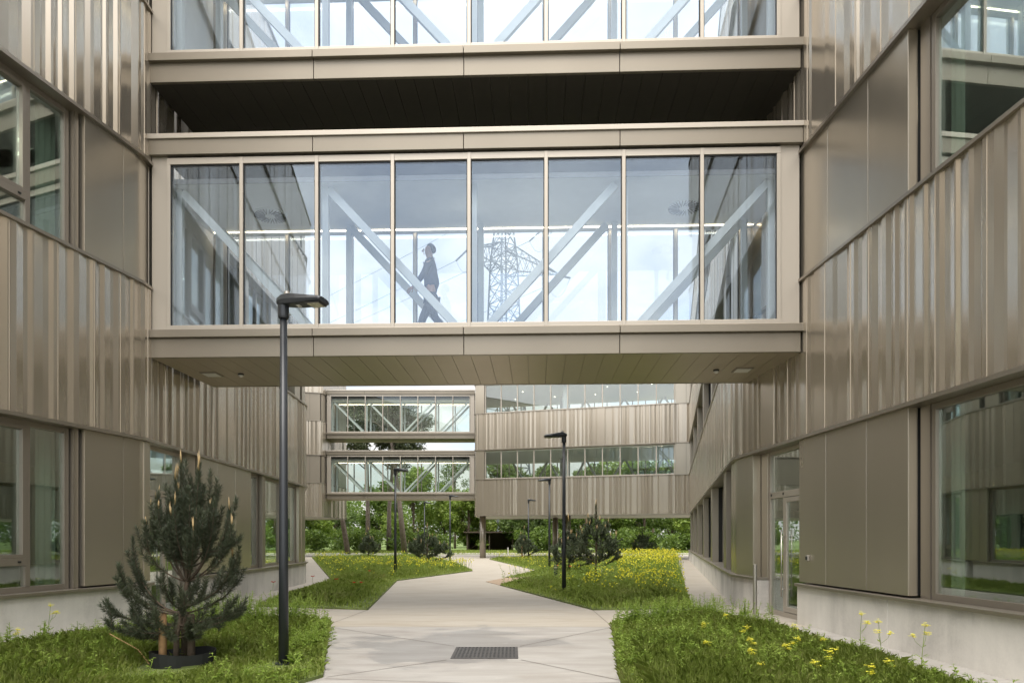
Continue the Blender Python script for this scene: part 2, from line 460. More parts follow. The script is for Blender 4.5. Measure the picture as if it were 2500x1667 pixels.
def slab(root, path, z0, z1, depth, mat='inner', name='floor_slab', o=-.12):
    """slab that follows the facade and reaches `depth` into the building"""
    mb = MB(); path.ribbon(mb, -depth, o, z0, z1); return mb.build(name, M[mat], root)

# ================================================================== GROUND
ground = tag(MB().box(-400, 400, -150, 900, -.6, -.02).build('ground', M['earth']), kind='structure')
path = MB(); path.prism([(-40, -25), (40, -25), (40, 60), (-40, 62)], -.2, 0)
paving = tag(path.build('paving', M['path']), kind='structure')
jm = MB()
for a, b in (((-2.72, 13.15), (-2.87, 11.0)), ((-2.87, 10.65), (1.52, 10.62)), ((-2.8, 10.62), (-.72, 8.7)), ((-.72, 7.72), (-1.8, 6.75)),
             ((1.52, 13.1), (1.53, 10.67)), ((.10, 8.7), (1.5, 10.55)), ((.10, 7.72), (1.03, 6.6)), ((-1.8, 6.68), (-.1, 6.42)), ((-.1, 6.42), (1.0, 6.5)),
             ((-3.66, 22.2), (-.8, 21.8)), ((-1.64, 29), (1.2, 28.4)), ((-5.06, 13.8), (-5.9, 13.7)), ((3.46, 13.4), (4.3, 13.3)), ((5.3, 22), (6.1, 21.9)), ((7.3, 31), (8.2, 30.9))):
    d = Vector((b[0]-a[0], b[1]-a[1])).normalized(); n = Vector((-d.y, d.x))*.005
    i = [jm.p(a[0]+n.x, a[1]+n.y, .004), jm.p(a[0]-n.x, a[1]-n.y, .004), jm.p(b[0]-n.x, b[1]-n.y, .004), jm.p(b[0]+n.x, b[1]+n.y, .004)]
    jm.f.append(i)
j = jm.build('paving_joints', M['joint'], recalc=False); j.parent = paving

BEDS = dict(
    front_left=[(-2.87, 11.0), (-1.83, 6.75), (-1.95, 6.45), (-2.6, 3.5), (-8.4, 1.0), (-7.0, 4.5), (-6.05, 8.15), (-5.75, 10.1), (-5.45, 11.7), (-4.4, 11.4)],
    front_right=[(1.52, 10.67), (3.35, 12.3), (3.72, 11.2), (3.86, 10.0), (3.98, 7.5), (4.15, 4.0), (4.3, 1.0), (.8, 1.0), (1.0, 6.4)],
    mid_left=[(-5.06, 13.8), (-2.72, 13.15), (-3.66, 22.2), (-1.64, 29), (-3.39, 39.3), (-6.3, 53), (-14.3, 49.8), (-5.77, 22.3), (-5.55, 17.2)],
    mid_right=[(-.34, 20), (1.52, 13.1), (3.46, 13.4), (6.6, 27.2), (10.3, 43.6), (5.35, 39), (3.25, 25.6), (2.6, 23.3), (.5, 22.2)],
    back_right=[(-.24, 23.9), (1.3, 24.5), (2.5, 24.4), (3.2, 25.6), (5.3, 39), (9.7, 45.2), (2.5, 50), (-1.48, 45.6), (1.2, 28.4)],
)
for k, poly in BEDS.items():
    tag(MB().prism(poly, -.15, .03).build('planting_bed', M['soil']), kind='structure')
tag(MB().prism([(-.82, 21.8), (-.34, 20.05), (.5, 22.15), (2.65, 23.25), (2.5, 24.45), (1.3, 24.55), (-.24, 23.95)], -.1, .012).build('sand_path', M['gravel']), kind='structure')
tag(MB().prism([(-120, 66), (120, 62), (120, 65), (-120, 69)], -.1, .0).build('far_road', M['path']), kind='structure')

# ================================================================== RIGHT BUILDING
def rx(Y): return 5.0825-.0506*Y
RA, RB, RC = (rx(-2.5), -2.5), (rx(13.79), 13.79), (1.274+.2256*46, 46.0)
rb = thing('office_building', 'right hand bronze metal clad building with glazed door, folding back behind the footbridge', 'building', (8, 10, 0))
rin = (30, 15)
rpath = Path(rounded([(20, -7), RA, RB, RC, (22, 50)], [0, .6, .9, .3, 0]), rin)
for i, b in enumerate((B1, B2, B3)): cladding(rb, rpath, b[0], b[1], 17+i)
for z0, z1 in ((B1[0]+.04, 4.5), (B2[0]+.04, 8.98), (B3[0]+.04, 13.9)):
    slab(rb, rpath, z0, z1, 7.0, 'white')
slab(rb, rpath, 14.0, 14.12, 9.0, 'roof', 'roof', -.05)
slab(rb, rpath, .005, .04, 7.0, 'floor', 'ground_slab', -.35)
iw = MB(); rpath.ribbon(iw, -6.2, -6.0, .04, 13.9); iw.build('inner_wall', M['inner'], rb)

fA = Fr.seg(RB, RA, rin)                       # x runs from the corner towards the camera
def sA(Y): return (13.79-Y)*math.hypot(1, .0506)
fB = Fr.seg(RB, RC, rin)
def sB(Y): return (Y-13.79)*math.hypot(1, .2256)
def plinth(root, fr, x0, x1, y=.02, joints=()):
    e = [x0]+list(joints)+[x1]
    for l, h in zip(e, e[1:]):
        MB(fr).box(l+.006, h-.006, y, y+.25, -.1, SILL-.045).build('plinth', M['conc'], root, bevel=.006)
    MB(fr).box(x0, x1, y-.05, y+.34, SILL-.045, SILL).build('sill', M['trim'], root, bevel=.004)

# ground floor of the near stretch: corner pillar, door, three panels, window
plinth(rb, fA, .55, sA(12.62), .0)
panels(rb, fA, [.58, sA(12.91)], SILL, B1[0]-.05, .04, .26)
# glazed door
dx0, dx1 = sA(12.62), sA(11.08)
df = MB(fA); dr = .22
df.box(dx0, dx0+.05, dr, dr+.08, 0, 2.9).box(dx1-.05, dx1, dr, dr+.08, 0, 2.9).box(dx0+.05, dx1-.05, dr, dr+.08, 2.84, 2.9)
df.box(dx0+.05, dx1-.05, dr-.01, dr+.09, 2.06, 2.17)
dm = dx0+.60
df.box(dm-.03, dm+.03, dr, dr+.08, .08, 2.06).box(dx0+.05, dx1-.05, dr, dr+.08, 0, .08)
frame = df.build('door_frame', M['frame'], rb, bevel=.004)
MB(fA).box(dx0+.05, dx1-.05, dr+.03, dr+.05, 2.17, 2.84).build('pane', M['wglass'], frame)
MB(fA).box(dx0+.05, dm-.03, dr+.03, dr+.05, .08, 2.06).build('pane', M['wglass'], frame)
dl = MB(fA); a, b = dm+.032, dx1-.052
dl.box(a, a+.07, dr-.005, dr+.06, .09, 2.05).box(b-.07, b, dr-.005, dr+.06, .09, 2.05).box(a+.07, b-.07, dr-.005, dr+.06, 1.97, 2.05).box(a+.07, b-.07, dr-.005, dr+.06, .09, .18)
leaf = dl.build('door', M['frame'], rb, bevel=.004)
MB(fA).box(a+.07, b-.07, dr+.02, dr+.04, .18, 1.97).build('pane', M['wglass'], leaf)
hd = MB(fA); hd.tube([(a+.03, dr-.07, .35), (a+.03, dr-.07, 1.5)], .013, 10)
for z in (.48, 1.38): hd.tube([(a+.03, dr-.07, z), (a+.03, dr, z)], .008, 8)
hd.build('handle', M['steel'], leaf, smooth=True)
ct = MB(fA)
for x in (dx0+.12, dm, dx1-.2): ct.box(x-.02, x+.02, dr-.016, dr-.01, 2.10, 2.14)
ct.build('frame_catch', M['dark'], frame)
panels(rb, fA, [sA(12.62)-.28, sA(12.62)], 0.02, B1[0]-.05, .19, .06)
# panels, intercom, plinth, window
px = [sA(11.05), sA(10.2), sA(9.14), sA(8.25)]
panels(rb, fA, px, SILL+.025, B1[0]-.05, .03, .12)
plinth(rb, fA, sA(11.06), sA(1.0), .0, (sA(8.62), sA(5.4), sA(3.2)))
ic = MB(fA); xi = sA(10.72); ic.box(xi-.04, xi+.04, -.01, .028, 1.0, 1.09); io = ic.build('door_intercom', M['steel'], rb, bevel=.008)
MB(fA).box(xi-.025, xi+.025, -.016, -.0102, 1.02, 1.07).build('speaker_grille', M['dark'], io)
for zr, hp in (((SILL, B1[0]-.05), None), ((W2[0]+.045, W2[1]-.05), None)):
    x = sA(8.04); k = 0
    MB(fA).box(sA(8.25)+.03, x-.01, .16, .30, zr[0], zr[1]).build('window_jamb', M['trim'], rb)
    while x < sA(-1.5):
        wd = 1.52
        wn = window(rb, fA, x, min(x+wd, sA(-1.6)), zr[0], zr[1], .17, None, .075)
        if k == 0: curtain(wn, fA, x+.07, x+.30, zr[0]+.05, zr[1]-.05, .36)
        x += wd+(.012 if k % 2 == 0 else .6)
        if k % 2: panels(rb, fA, [x-.6, x-.01], zr[0]+.02, zr[1]-.002, .03, .12)
        k += 1
# first floor: panels up to the bridge and beyond
panels(rb, fA, [sA(11.0), sA(10.15), sA(9.1), sA(8.25)], W2[0]+.045, W2[1]-.05, .03, .12)
panels(rb, fA, [.55, 1.2, sA(12.0), sA(11.0)], W2[0]+.045, W2[1]-.05, .06, .12)
panels(rb, fA, [.55, sA(11.0), sA(9.2), sA(7.4), sA(5.6), sA(3.8), sA(1.9), sA(-1.6)], W3[0]+.045, W3[1]-.05, .03, .12)
# far stretch: windows between piers on three floors
plinth(rb, fB, .55, fB.L-.2, .0, [sB(y) for y in (19, 25, 31, 37)])
for zr in ((SILL, B1[0]-.05), (W2[0]+.045, W2[1]-.05), (W3[0]+.045, W3[1]-.05)):
    panels(rb, fB, [.5, 1.0], zr[0], zr[1], .04, .26)
    pc = [16.5, 21.7, 27.0, 32.3, 37.6, 42.9]; prev = 14.75
    for c in pc:
        window(rb, fB, sB(prev+.02), sB(c-.42), zr[0], zr[1], .34, [1/3, 2/3] if c > 17 else None, .07)
        MB(fB).box(sB(c-.40), sB(c+.30), .04, .23, zr[0], zr[1]).build('pier', M['trim'], rb, bevel=.004)
        MB(fB).box(sB(c-.39), sB(c+.29), .232, .43, zr[0], zr[1]).build('pier_gap', M['dark'], rb); prev = c+.31
    window(rb, fB, sB(prev+.02), sB(45.4), zr[0], zr[1], .36, [.5], .07)
# a lit ceiling panel on the first floor, seen through the top right window
lp = MB()
for i in range(6):
    for k in range(4): lp.box(6.15+i*.13, 6.23+i*.13, 7.6+k*.16, 7.68+k*.16, 7.40, 7.415)
lp.build('ceiling_lamp', M['ledp'], rb)

for zr in ((SILL, B1[0]-.05), (W2[0]+.045, W2[1]-.05), (W3[0]+.045, W3[1]-.05)): corner_panel(rb, rpath, RB, zr[0], zr[1], .62)
mb = MB(); k = min(range(len(rpath.p)), key=lambda i: (rpath.p[i]-Vector(RB)).length); rpath.ribbon(mb, -.27, -.01, -.1, SILL-.046, rpath.c[k]-.6, rpath.c[k]+.6); mb.build('plinth', M['conc'], rb)
mb = MB(); rpath.ribbon(mb, -.30, .05, SILL-.045, SILL-.001, rpath.c[k]-.6, rpath.c[k]+.6); mb.build('sill', M['trim'], rb)
# ================================================================== LEFT BUILDING
def lx(Y): return -8.207+.2188*Y
LA, LB, LC, LD = (lx(-6), -6.0), (-5.84, 11.0), (-6.255, 21.2), (-12.6, 40.2)
lin = (-30, 12)
lb = thing('office_building', 'left hand bronze metal clad building beside the young pine, on a concrete plinth', 'building', (-8, 10, 0))
lpath = Path(rounded([(-24, -9), LA, LB, LC, LD, (-24, 45)], [0, .5, .45, .3, .3, 0]), lin)
for i, b in enumerate((B1, B2, B3)): cladding(lb, lpath, b[0], b[1], 31+i, quiet=29.6)
for z0, z1 in ((B1[0]+.04, 4.5), (B2[0]+.04, 8.98), (B3[0]+.04, 13.9)): slab(lb, lpath, z0, z1, 6.5, 'white')
slab(lb, lpath, 14.0, 14.12, 8.0, 'roof', 'roof', -.05)
slab(lb, lpath, .005, .04, 6.5, 'floor', 'ground_slab', -.35)
iw = MB(); lpath.ribbon(iw, -5.2, -5.0, .04, 13.9); iw.build('inner_wall', M['inner'], lb)
gA = Fr.seg(LB, LA, lin)
def tA(Y): return (11.0-Y)*math.hypot(1, .2188)
gB = Fr.seg(LB, LC, lin)
def tB(Y): return (Y-11.0)*math.hypot(1, .0407)
for zr in ((SILL, B1[0]-.05), (W2[0]+.045, W2[1]-.05)):
    panels(lb, gA, [.10, .36, tA(9.93)], zr[0]+.025, zr[1], .03, .12)
    MB(gA).box(tA(9.93)+.03, tA(9.82), .10, .28, zr[0], zr[1]).build('window_jamb', M['trim'], lb)
    wn = window(lb, gA, tA(9.80), tA(8.2), zr[0], zr[1], .16, [.40], .075, {1: .40} if zr[0] < 1 else {1: .42})
    curtain(wn, gA, tA(9.74), tA(9.42), zr[0]+.05, zr[1]-.05)
    y = 8.19
    while y > -4:
        window(lb, gA, tA(y), tA(y-1.9), zr[0], zr[1], .16, [.4], .075)
        panels(lb, gA, [tA(y-1.92), tA(y-2.9)], zr[0]+.02, zr[1], .03, .12)
        y -= 2.92
panels(lb, gA, [.3, 3, 6, 9, 12, 15, 17], W3[0]+.045, W3[1]-.05, .03, .12)
plinth(lb, gA, .05, tA(-5), .0, [tA(y) for y in (7.6, 4.8, 2, -1)])
# stretch behind the pine: door, panels, windows
plinth(lb, gB, tB(13.0), gB.L-.1, .0, (tB(15.9), tB(18.6)))
plinth(lb, gB, .05, .32, .0)
panels(lb, gB, [.12, .32], SILL+.02, B1[0]-.05, .03, .12)
ex0, ex1 = tB(11.36), tB(12.85); er = .2
df = MB(gB)
df.box(ex0, ex0+.05, er, er+.08, 0, 2.9).box(ex1-.05, ex1, er, er+.08, 0, 2.9).box(ex0+.05, ex1-.05, er, er+.08, 2.84, 2.9).box(ex0+.05, ex1-.05, er-.01, er+.09, 2.06, 2.17)
em = ex1-.62
df.box(em-.03, em+.03, er, er+.08, .08, 2.06).box(ex0+.05, ex1-.05, er, er+.08, 0, .08)
frame = df.build('door_frame', M['frame'], lb, bevel=.004)
MB(gB).box(ex0+.05, ex1-.05, er+.03, er+.05, 2.17, 2.84).build('pane', M['wglass'], frame)
MB(gB).box(em+.03, ex1-.05, er+.03, er+.05, .08, 2.06).build('pane', M['wglass'], frame)
dl = MB(gB); a, b = ex0+.052, em-.032
dl.box(a, a+.07, er-.005, er+.06, .09, 2.05).box(b-.07, b, er-.005, er+.06, .09, 2.05).box(a+.07, b-.07, er-.005, er+.06, 1.97, 2.05).box(a+.07, b-.07, er-.005, er+.06, .09, .18)
leaf = dl.build('door', M['frame'], lb, bevel=.004)
MB(gB).box(a+.07, b-.07, er+.02, er+.04, .18, 1.97).build('pane', M['wglass'], leaf)
hd = MB(gB); hd.tube([(b-.03, er-.07, .35), (b-.03, er-.07, 1.5)], .013, 10)
for z in (.48, 1.38): hd.tube([(b-.03, er-.07, z), (b-.03, er, z)], .008, 8)
hd.build('handle', M['steel'], leaf, smooth=True)
panels(lb, gB, [tB(13.3), tB(14.18), tB(15.23), tB(16.24)], SILL+.025, B1[0]-.05, .03, .14)
MB(gB).box(tB(12.88), tB(13.28), .10, .30, .0, B1[0]-.05).build('door_reveal', M['trim'], lb)
window(lb, gB, tB(16.28), tB(17.15), SILL, B1[0]-.05, .16, None, .07)
panels(lb, gB, [tB(17.17), tB(17.42)], SILL, B1[0]-.05, .06, .2, mat='trim')
wn = window(lb, gB, tB(17.45), tB(20.55), SILL, B1[0]-.05, .16, [.48], .07); curtain(wn, gB, tB(19.6), tB(20.45), SILL+.05, B1[0]-.1)
panels(lb, gB, [tB(20.57), tB(20.95)], SILL, B1[0]-.05, .06, .2)
for zr in ((W2[0]+.045, W2[1]-.05), (W3[0]+.045, W3[1]-.05)):
    panels(lb, gB, [.3, 1.3, 2.3, tB(13.9)], zr[0], zr[1], .04, .14)
    y = 13.95
    while y < 20:
        window(lb, gB, tB(y), tB(y+1.6), zr[0], zr[1], .16, [.5], .07); panels(lb, gB, [tB(y+1.62), tB(y+2.2)], zr[0], zr[1], .05, .2); y += 2.25
fC = Fr.seg(LC, LD, lin)
plinth(lb, fC, .3, fC.L-.2, .0, (4, 8, 12, 16))
for zr in ((SILL, B1[0]-.05), (W2[0]+.045, W2[1]-.05), (W3[0]+.045, W3[1]-.05)):
    x = .3
    while x < 18.5:
        panels(lb, fC, [x, x+.62], zr[0]+.02, zr[1], .03, .16); window(lb, fC, x+.64, x+2.2, zr[0], zr[1], .16, [.55], .07, {1: .40}); x += 2.22
ll = MB(); ll.box(-8.4, -8.35, 6.5, 9.5, 7.36, 7.39); ll.box(-8.0, -7.95, 6.5, 9.5, 7.36, 7.39); ll.build('ceiling_lamp', M['ledp'], lb)

for zr in ((SILL+.02, B1[0]-.05), (W2[0]+.045, W2[1]-.05), (W3[0]+.045, W3[1]-.05)):
    corner_panel(lb, lpath, LB, zr[0], zr[1], .36); corner_panel(lb, lpath, LC, zr[0], zr[1], .34)
# ================================================================== FOOTBRIDGES
def bridge(label, L, Rr, zb, group, far=False, upper=False, depth=2.2, transom=False):
    """zb = underside; glass box on a truss, local x along the length"""
    Wd = math.hypot(Rr[0]-L[0], Rr[1]-L[1])
    root = thing('footbridge', label, 'footbridge', (L[0], L[1], 0), group)
    fr = Fr.seg(L, Rr, (L[0], L[1]+10))
    z = lambda h: zb+h
    f_lip0, f_lip1 = .31, .435       # lip below the frame
    g0, g1 = .52, 3.12               # glass
    top0, top1 = 3.255, 3.58
    # lower fascia, in four lengths, and its projecting lip
    e = [.0, Wd*.257, Wd*.49, Wd*.728, Wd]
    for l, h in zip(e, e[1:]):
        MB(fr).box(l+.004, h-.004, 0, .06, z(0), z(f_lip0)).build('fascia', M['fascia'], root, bevel=.006)
        MB(fr).box(l+.004-(.04 if l == 0 else 0), h-.004+(.04 if h == Wd else 0), -.07, .06, z(f_lip0), z(f_lip1)).build('fascia_lip', M['fascia'], root, bevel=.006)
        MB(fr).box(l+.004-(.02 if l == 0 else 0), h-.004+(.02 if h == Wd else 0), -.05, .06, z(top0), z(top1-.08)).build('roof_fascia', M['fascia'], root, bevel=.006)
    MB(fr).box(-.02, Wd+.02, -.08, .10, z(top1-.08), z(top1)).build('roof_trim', M['frame'], root, bevel=.006)
    MB(fr).box(0, Wd, depth-.06, depth, z(0), z(f_lip1)).build('rear_fascia', M['fascia'], root)
    MB(fr).box(0, Wd, depth-.06, depth, z(top0-.05), z(top1)).build('rear_roof_fascia', M['fascia'], root)
    # soffit boards
    sf = MB(fr); n = 34
    for k in range(n): sf.box(Wd*k/n+.003, Wd*(k+1)/n-.003, .06, depth-.06, z(.004), z(.03))
    sf.build('soffit', M['shade_soffit' if upper else 'soffit'], root)
    MB(fr).box(.01, Wd-.01, .065, depth-.065, z(.05), z(.44)).build('floor', M['floor'], root)
    MB(fr).box(.01, Wd-.01, .141, depth-.065, z(2.87), z(2.93)).build('ceiling', M['white'], root)
    MB(fr).box(.01, Wd-.01, .122, .14, z(2.86), z(2.94)).build('ceiling_edge', M['edge'], root)
    MB(fr).box(.01, Wd-.01, .105, depth-.065, z(3.45), z(3.52)).build('roof', M['roof'], root)
    # frame
    x0, n = .27, 8; x8 = Wd-.31; m = (x8-x0)/n
    for q, nm in ((.0, 'front'), (depth-.14, 'rear')):
        fm = MB(fr)
        fm.box(x0, x8, q, q+.12, z(f_lip1), z(g0)).box(x0, x8, q, q+.12, z(g1), z(top0-.03))
        fm.box(x0, x0+.06, q, q+.12, z(g0), z(g1)).box(x8-.06, x8, q, q+.12, z(g0), z(g1))
        fo = fm.build('glazing_frame', M['frame'], root, bevel=.004)
        for k in range(1, n):
            x = x0+m*k
            MB(fr).box(x-.028, x+.028, q-.012, q+.12, z(g0-.07), z(top0-.035)).build('mullion', M['frame'], fo, bevel=.004)
        gk = MB(fr)
        for k in range(n):
            l, h = x0+m*k+(.03 if k else .06), x0+m*(k+1)-(.03 if k < n-1 else .06)
            gk.box(l, l+.012, q+.02, q+.05, z(g0), z(g1)).box(h-.012, h, q+.02, q+.05, z(g0), z(g1)).box(l+.012, h-.012, q+.02, q+.05, z(g1-.02), z(g1))
            MB(fr).box(l+.012, h-.012, q+.03, q+.05, z(g0), z(g1-.02)).build('pane', M['fglass' if far else 'glass'], fo)
        gk.build('gasket', M['dark'], fo)
        if transom and nm == 'front':
            MB(fr).box(x0+.06, x8-.06, q+.052, q+.08, z(g1-.36), z(g1-.335)).build('transom', M['frame'], fo)
    # pale end panels beside the glass
    for l, h in ((.012, x0-.003), (x8+.003, Wd-.012)):
        MB(fr).box(l, h, .03, .10, z(f_lip1), z(top0)).build('end_panel', M['frame'], root, bevel=.004)
        MB(fr).box(l, h, depth-.12, depth-.05, z(f_lip1), z(top0)).build('end_panel', M['frame'], root)
    for x in (.02, Wd-.08):
        MB(fr).box(x, x+.06, .13, depth-.16, z(.44), z(2.87)).build('end_wall', M['white'], root)
    # truss: posts every second bay, diagonals fall towards the middle
    for q in (.34, depth-.42):
        for k in range(0, 9, 2):
            x = min(max(x0+m*k+(.05 if k < 8 else -.05), .2), Wd-.25)
            MB(fr).box(x-.05, x+.05, q-.05, q+.05, z(.441), z(2.869)).build('truss_post', M['truss'], root)
        for k in range(4):
            a, b = x0+m*2*k+.1, x0+m*2*(k+1)
            if k < 2: pa, pb = (a, q, z(2.83)), (b, q, z(.30))
            else: pa, pb = (b-.1, q, z(2.83)), (a-.05, q, z(.30))
            MB(fr).bar(pa, pb, .125, .09).build('truss_diagonal', M['truss'], root)
    MB(fr).box(.15, Wd-.15, depth-.28, depth-.262, z(2.858), z(2.868)).build('light_strip', M['led'], root)
    if not far:
        for xx, yy in ((.142*Wd, 1.28), (.85*Wd, 1.22)):
            ds = MB(fr); ring = [(xx+.30*math.cos(2*math.pi*k/32), yy+.30*math.sin(2*math.pi*k/32)) for k in range(32)]
            ds.prism(ring, z(2.858), z(2.87)); d = ds.build('air_diffuser', M['white'], root)
            sl = MB(fr)
            for k in range(30):
                t = 2*math.pi*k/30; r0, r1 = (.09, .275) if k % 2 else (.13, .275); sk = .45
                p0 = (xx+r0*math.cos(t), yy+r0*math.sin(t)); p1 = (xx+r1*math.cos(t+sk*.5), yy+r1*math.sin(t+sk*.5))
                sl.bar((p0[0], p0[1], z(2.855)), (p1[0], p1[1], z(2.855)), .026, .006)
            sl.build('slots', M['dark'], d)
        sd = MB(fr); sd.tube([(.75*Wd, 1.2, z(2.87)), (.75*Wd, 1.2, z(2.84)), (.75*Wd, 1.2, z(2.82))], [.06, .055, .035], 16); sd.build('smoke_detector', M['white_plastic'], root)
        for xx, dx in (() if upper else ((.045*Wd, .53), (.945*Wd, -.45))):
            q = MB(fr); q.box(xx-.15, xx+.15, 1.0, 1.3, z(-.012), z(.003)); lo = q.build('recessed_light', M['trim'], root)
            MB(fr).box(xx-.12, xx+.12, 1.03, 1.27, z(-.02), z(-.0125)).build('diffuser', M['white_plastic'], lo)
            k = xx+dx
            t = MB(fr); t.tube([(k, 1.15, z(.003)), (k, 1.15, z(-.02))], .05, 20); so = t.build('motion_sensor', M['dark'], root)
            t = MB(fr); t.tube([(k, 1.15, z(-.021)), (k, 1.15, z(-.04)), (k, 1.15, z(-.055))], [.045, .04, .02], 16); t.build('dome', M['white_plastic'], so, smooth=True)
    return root
GN = 'glazed footbridges spanning the foreground'
bridge('near glazed footbridge with the walking person inside, over the concrete path', (-5.86, 11.28), (4.53, 10.92), 4.27, GN)
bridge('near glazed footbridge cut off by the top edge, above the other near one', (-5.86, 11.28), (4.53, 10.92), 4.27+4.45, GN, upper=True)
GF = 'distant glazed footbridges stacked between two buildings'
bridge('lower of the two distant glazed footbridges, in front of the green trees', (-13.66, 51.3), (-2.75, 51.3), 4.27, GF, True, transom=True)
bridge('upper of the two distant glazed footbridges, with sky above its roof', (-13.66, 51.3), (-2.75, 51.3), 4.27+4.45, GF, True, transom=True)

# ================================================================== FAR WING ON COLUMNS
wg = thing('wing_building', 'distant raised wing with two glazed strips, standing on round columns above the flower beds', 'building', (4, 50, 0))
F1, F2, R1, R2 = (-2.56, 47.7), (11.25, 43.68), (-2.35, 55.7), (13.2, 51.9)
win_ = (5, 50)
wp = Path(rounded([R1, F1, F2, (13, 44)], [0, .15, .0, 0]), win_)
wl = (Vector(F1)-Vector(R1)).length
frt = Fr.seg(F1, F2, win_); WL = frt.L
rear = Path([Vector(R1), Vector(R2)], win_)
for i, b in enumerate((B1, B2, B3)):
    cladding(wg, wp, b[0], b[1], 51+i); cladding(wg, rear, b[0], b[1], 61+i)
poly = [(F1[0]+.1, F1[1]+.12), (F2[0], F2[1]+.12), (R2[0], R2[1]-.1), (R1[0]+.1, R1[1]-.1)]
MB().prism(poly, 2.93, 3.05).build('soffit', M['frame'], wg)
for z0, z1 in ((3.06, 4.5), (7.25, 8.98), (11.75, 13.9)): MB().prism(poly, z0, z1).build('floor_slab', M['inner'], wg)
MB().prism(poly, 14.0, 14.1).build('roof', M['roof'], wg)
rfr = Fr.seg(R1, R2, win_)
for zr in ((W2[0]+.045, W2[1]-.05), (W3[0]+.045, W3[1]-.05)):
    window(wg, frt, .72, WL-1.02, zr[0], zr[1], .10, [k/11 for k in range(1, 11)], .06, mat='frame', glass='nglass')
    panels(wg, frt, [.08, .70], zr[0], zr[1], .03, .10); panels(wg, frt, [WL-1.0, WL-.32, WL-.02], zr[0], zr[1], .03, .10)
    window(wg, rfr, .3, rfr.L-.3, zr[0], zr[1], .10, [k/16 for k in range(1, 16)], .07, glass='fglass')
    side = Fr.seg(F1, R1, win_); panels(wg, side, [.1, 4, 7.9], zr[0], zr[1], .03, .10)
    for k in range(5):
        x = .6+k*2.9; q = 7.2
        MB(frt).bar((x, q, zr[1]), (x+1.45, q, zr[0]-.6), .14).build('truss_diagonal', M['truss'], wg)
        MB(frt).bar((x+2.9, q, zr[1]), (x+1.45, q, zr[0]-.6), .14).build('truss_diagonal', M['truss'], wg)
    for x in (6.1, 5.1): MB(frt).tube([(x, 1.2 if x > 6 else 5, zr[0]-.9), (x, 1.2 if x > 6 else 5, zr[1]+.02)], .22, 16).build('inner_column', M['white'], wg, smooth=True)
    for k in range(8 if zr[0] > 8 else 0):
        for q in ((2.5,) if k % 2 else (4.8,)):
            zc = (7.25 if zr[0] < 8 else 11.75)
            MB(frt).box(1.2+k*1.5+.3*(q > 3), 1.25+k*1.5+.3*(q > 3), q, q+.05, zc-.012, zc-.002).build('spot_lamp', M['ledp'], wg)
for x, y in ((-2.05, 48.9), (3.80, 47.6), (3.3, 53.0)):
    MB().tube([(x, y, -.05), (x, y, 2.93)], .215, 24).build('column', M['trim'], wg, smooth=True)

# ================================================================== FAR LEFT BUILDING
fl = thing('office_building', 'distant left building end with blank metal panels where the far footbridges start', 'building', (-18, 53, 0))
flin = (-22, 54)
S0, S1, S2 = (-26, 47.3), (-13.75, 50.4), (-13.4, 56.6)
fp = Path(rounded([S0, S1, S2, (-26, 60)], [0, .35, .2, 0]), flin)
for i, b in enumerate((B1, B2, B3)): cladding(fl, fp, b[0], b[1], 71+i)
fpoly = [(-26, 47.5), (-13.95, 50.6), (-13.6, 56.4), (-26, 59.8)]
MB().prism(fpoly, 2.93, 3.05).build('soffit', M['frame'], fl)
for z0, z1 in ((3.06, 4.5), (7.47, 8.98), (11.95, 13.9)): MB().prism(fpoly, z0, z1).build('floor_slab', M['white'], fl)
MB().prism(fpoly, 14.0, 14.1).build('roof', M['roof'], fl)
h1 = Fr.seg(S1, S0, flin); h2 = Fr.seg(S1, S2, flin)
for zr in ((W2[0]+.045, W2[1]-.05), (W3[0]+.045, W3[1]-.05)):
    panels(fl, h1, [.12, .85, 1.7, 2.6, 4, 6, 8, 10, 12], zr[0], zr[1], .03, .10, mat='fascia')
    panels(fl, h2, [.12, 1, 2.5, 4, 6.1], zr[0], zr[1], .03, .10)
for x, y in ((-20, 50.5), (-20.5, 56)): MB().tube([(x, y, -.05), (x, y, 2.93)], .2, 20).build('column', M['trim'], fl, smooth=True)


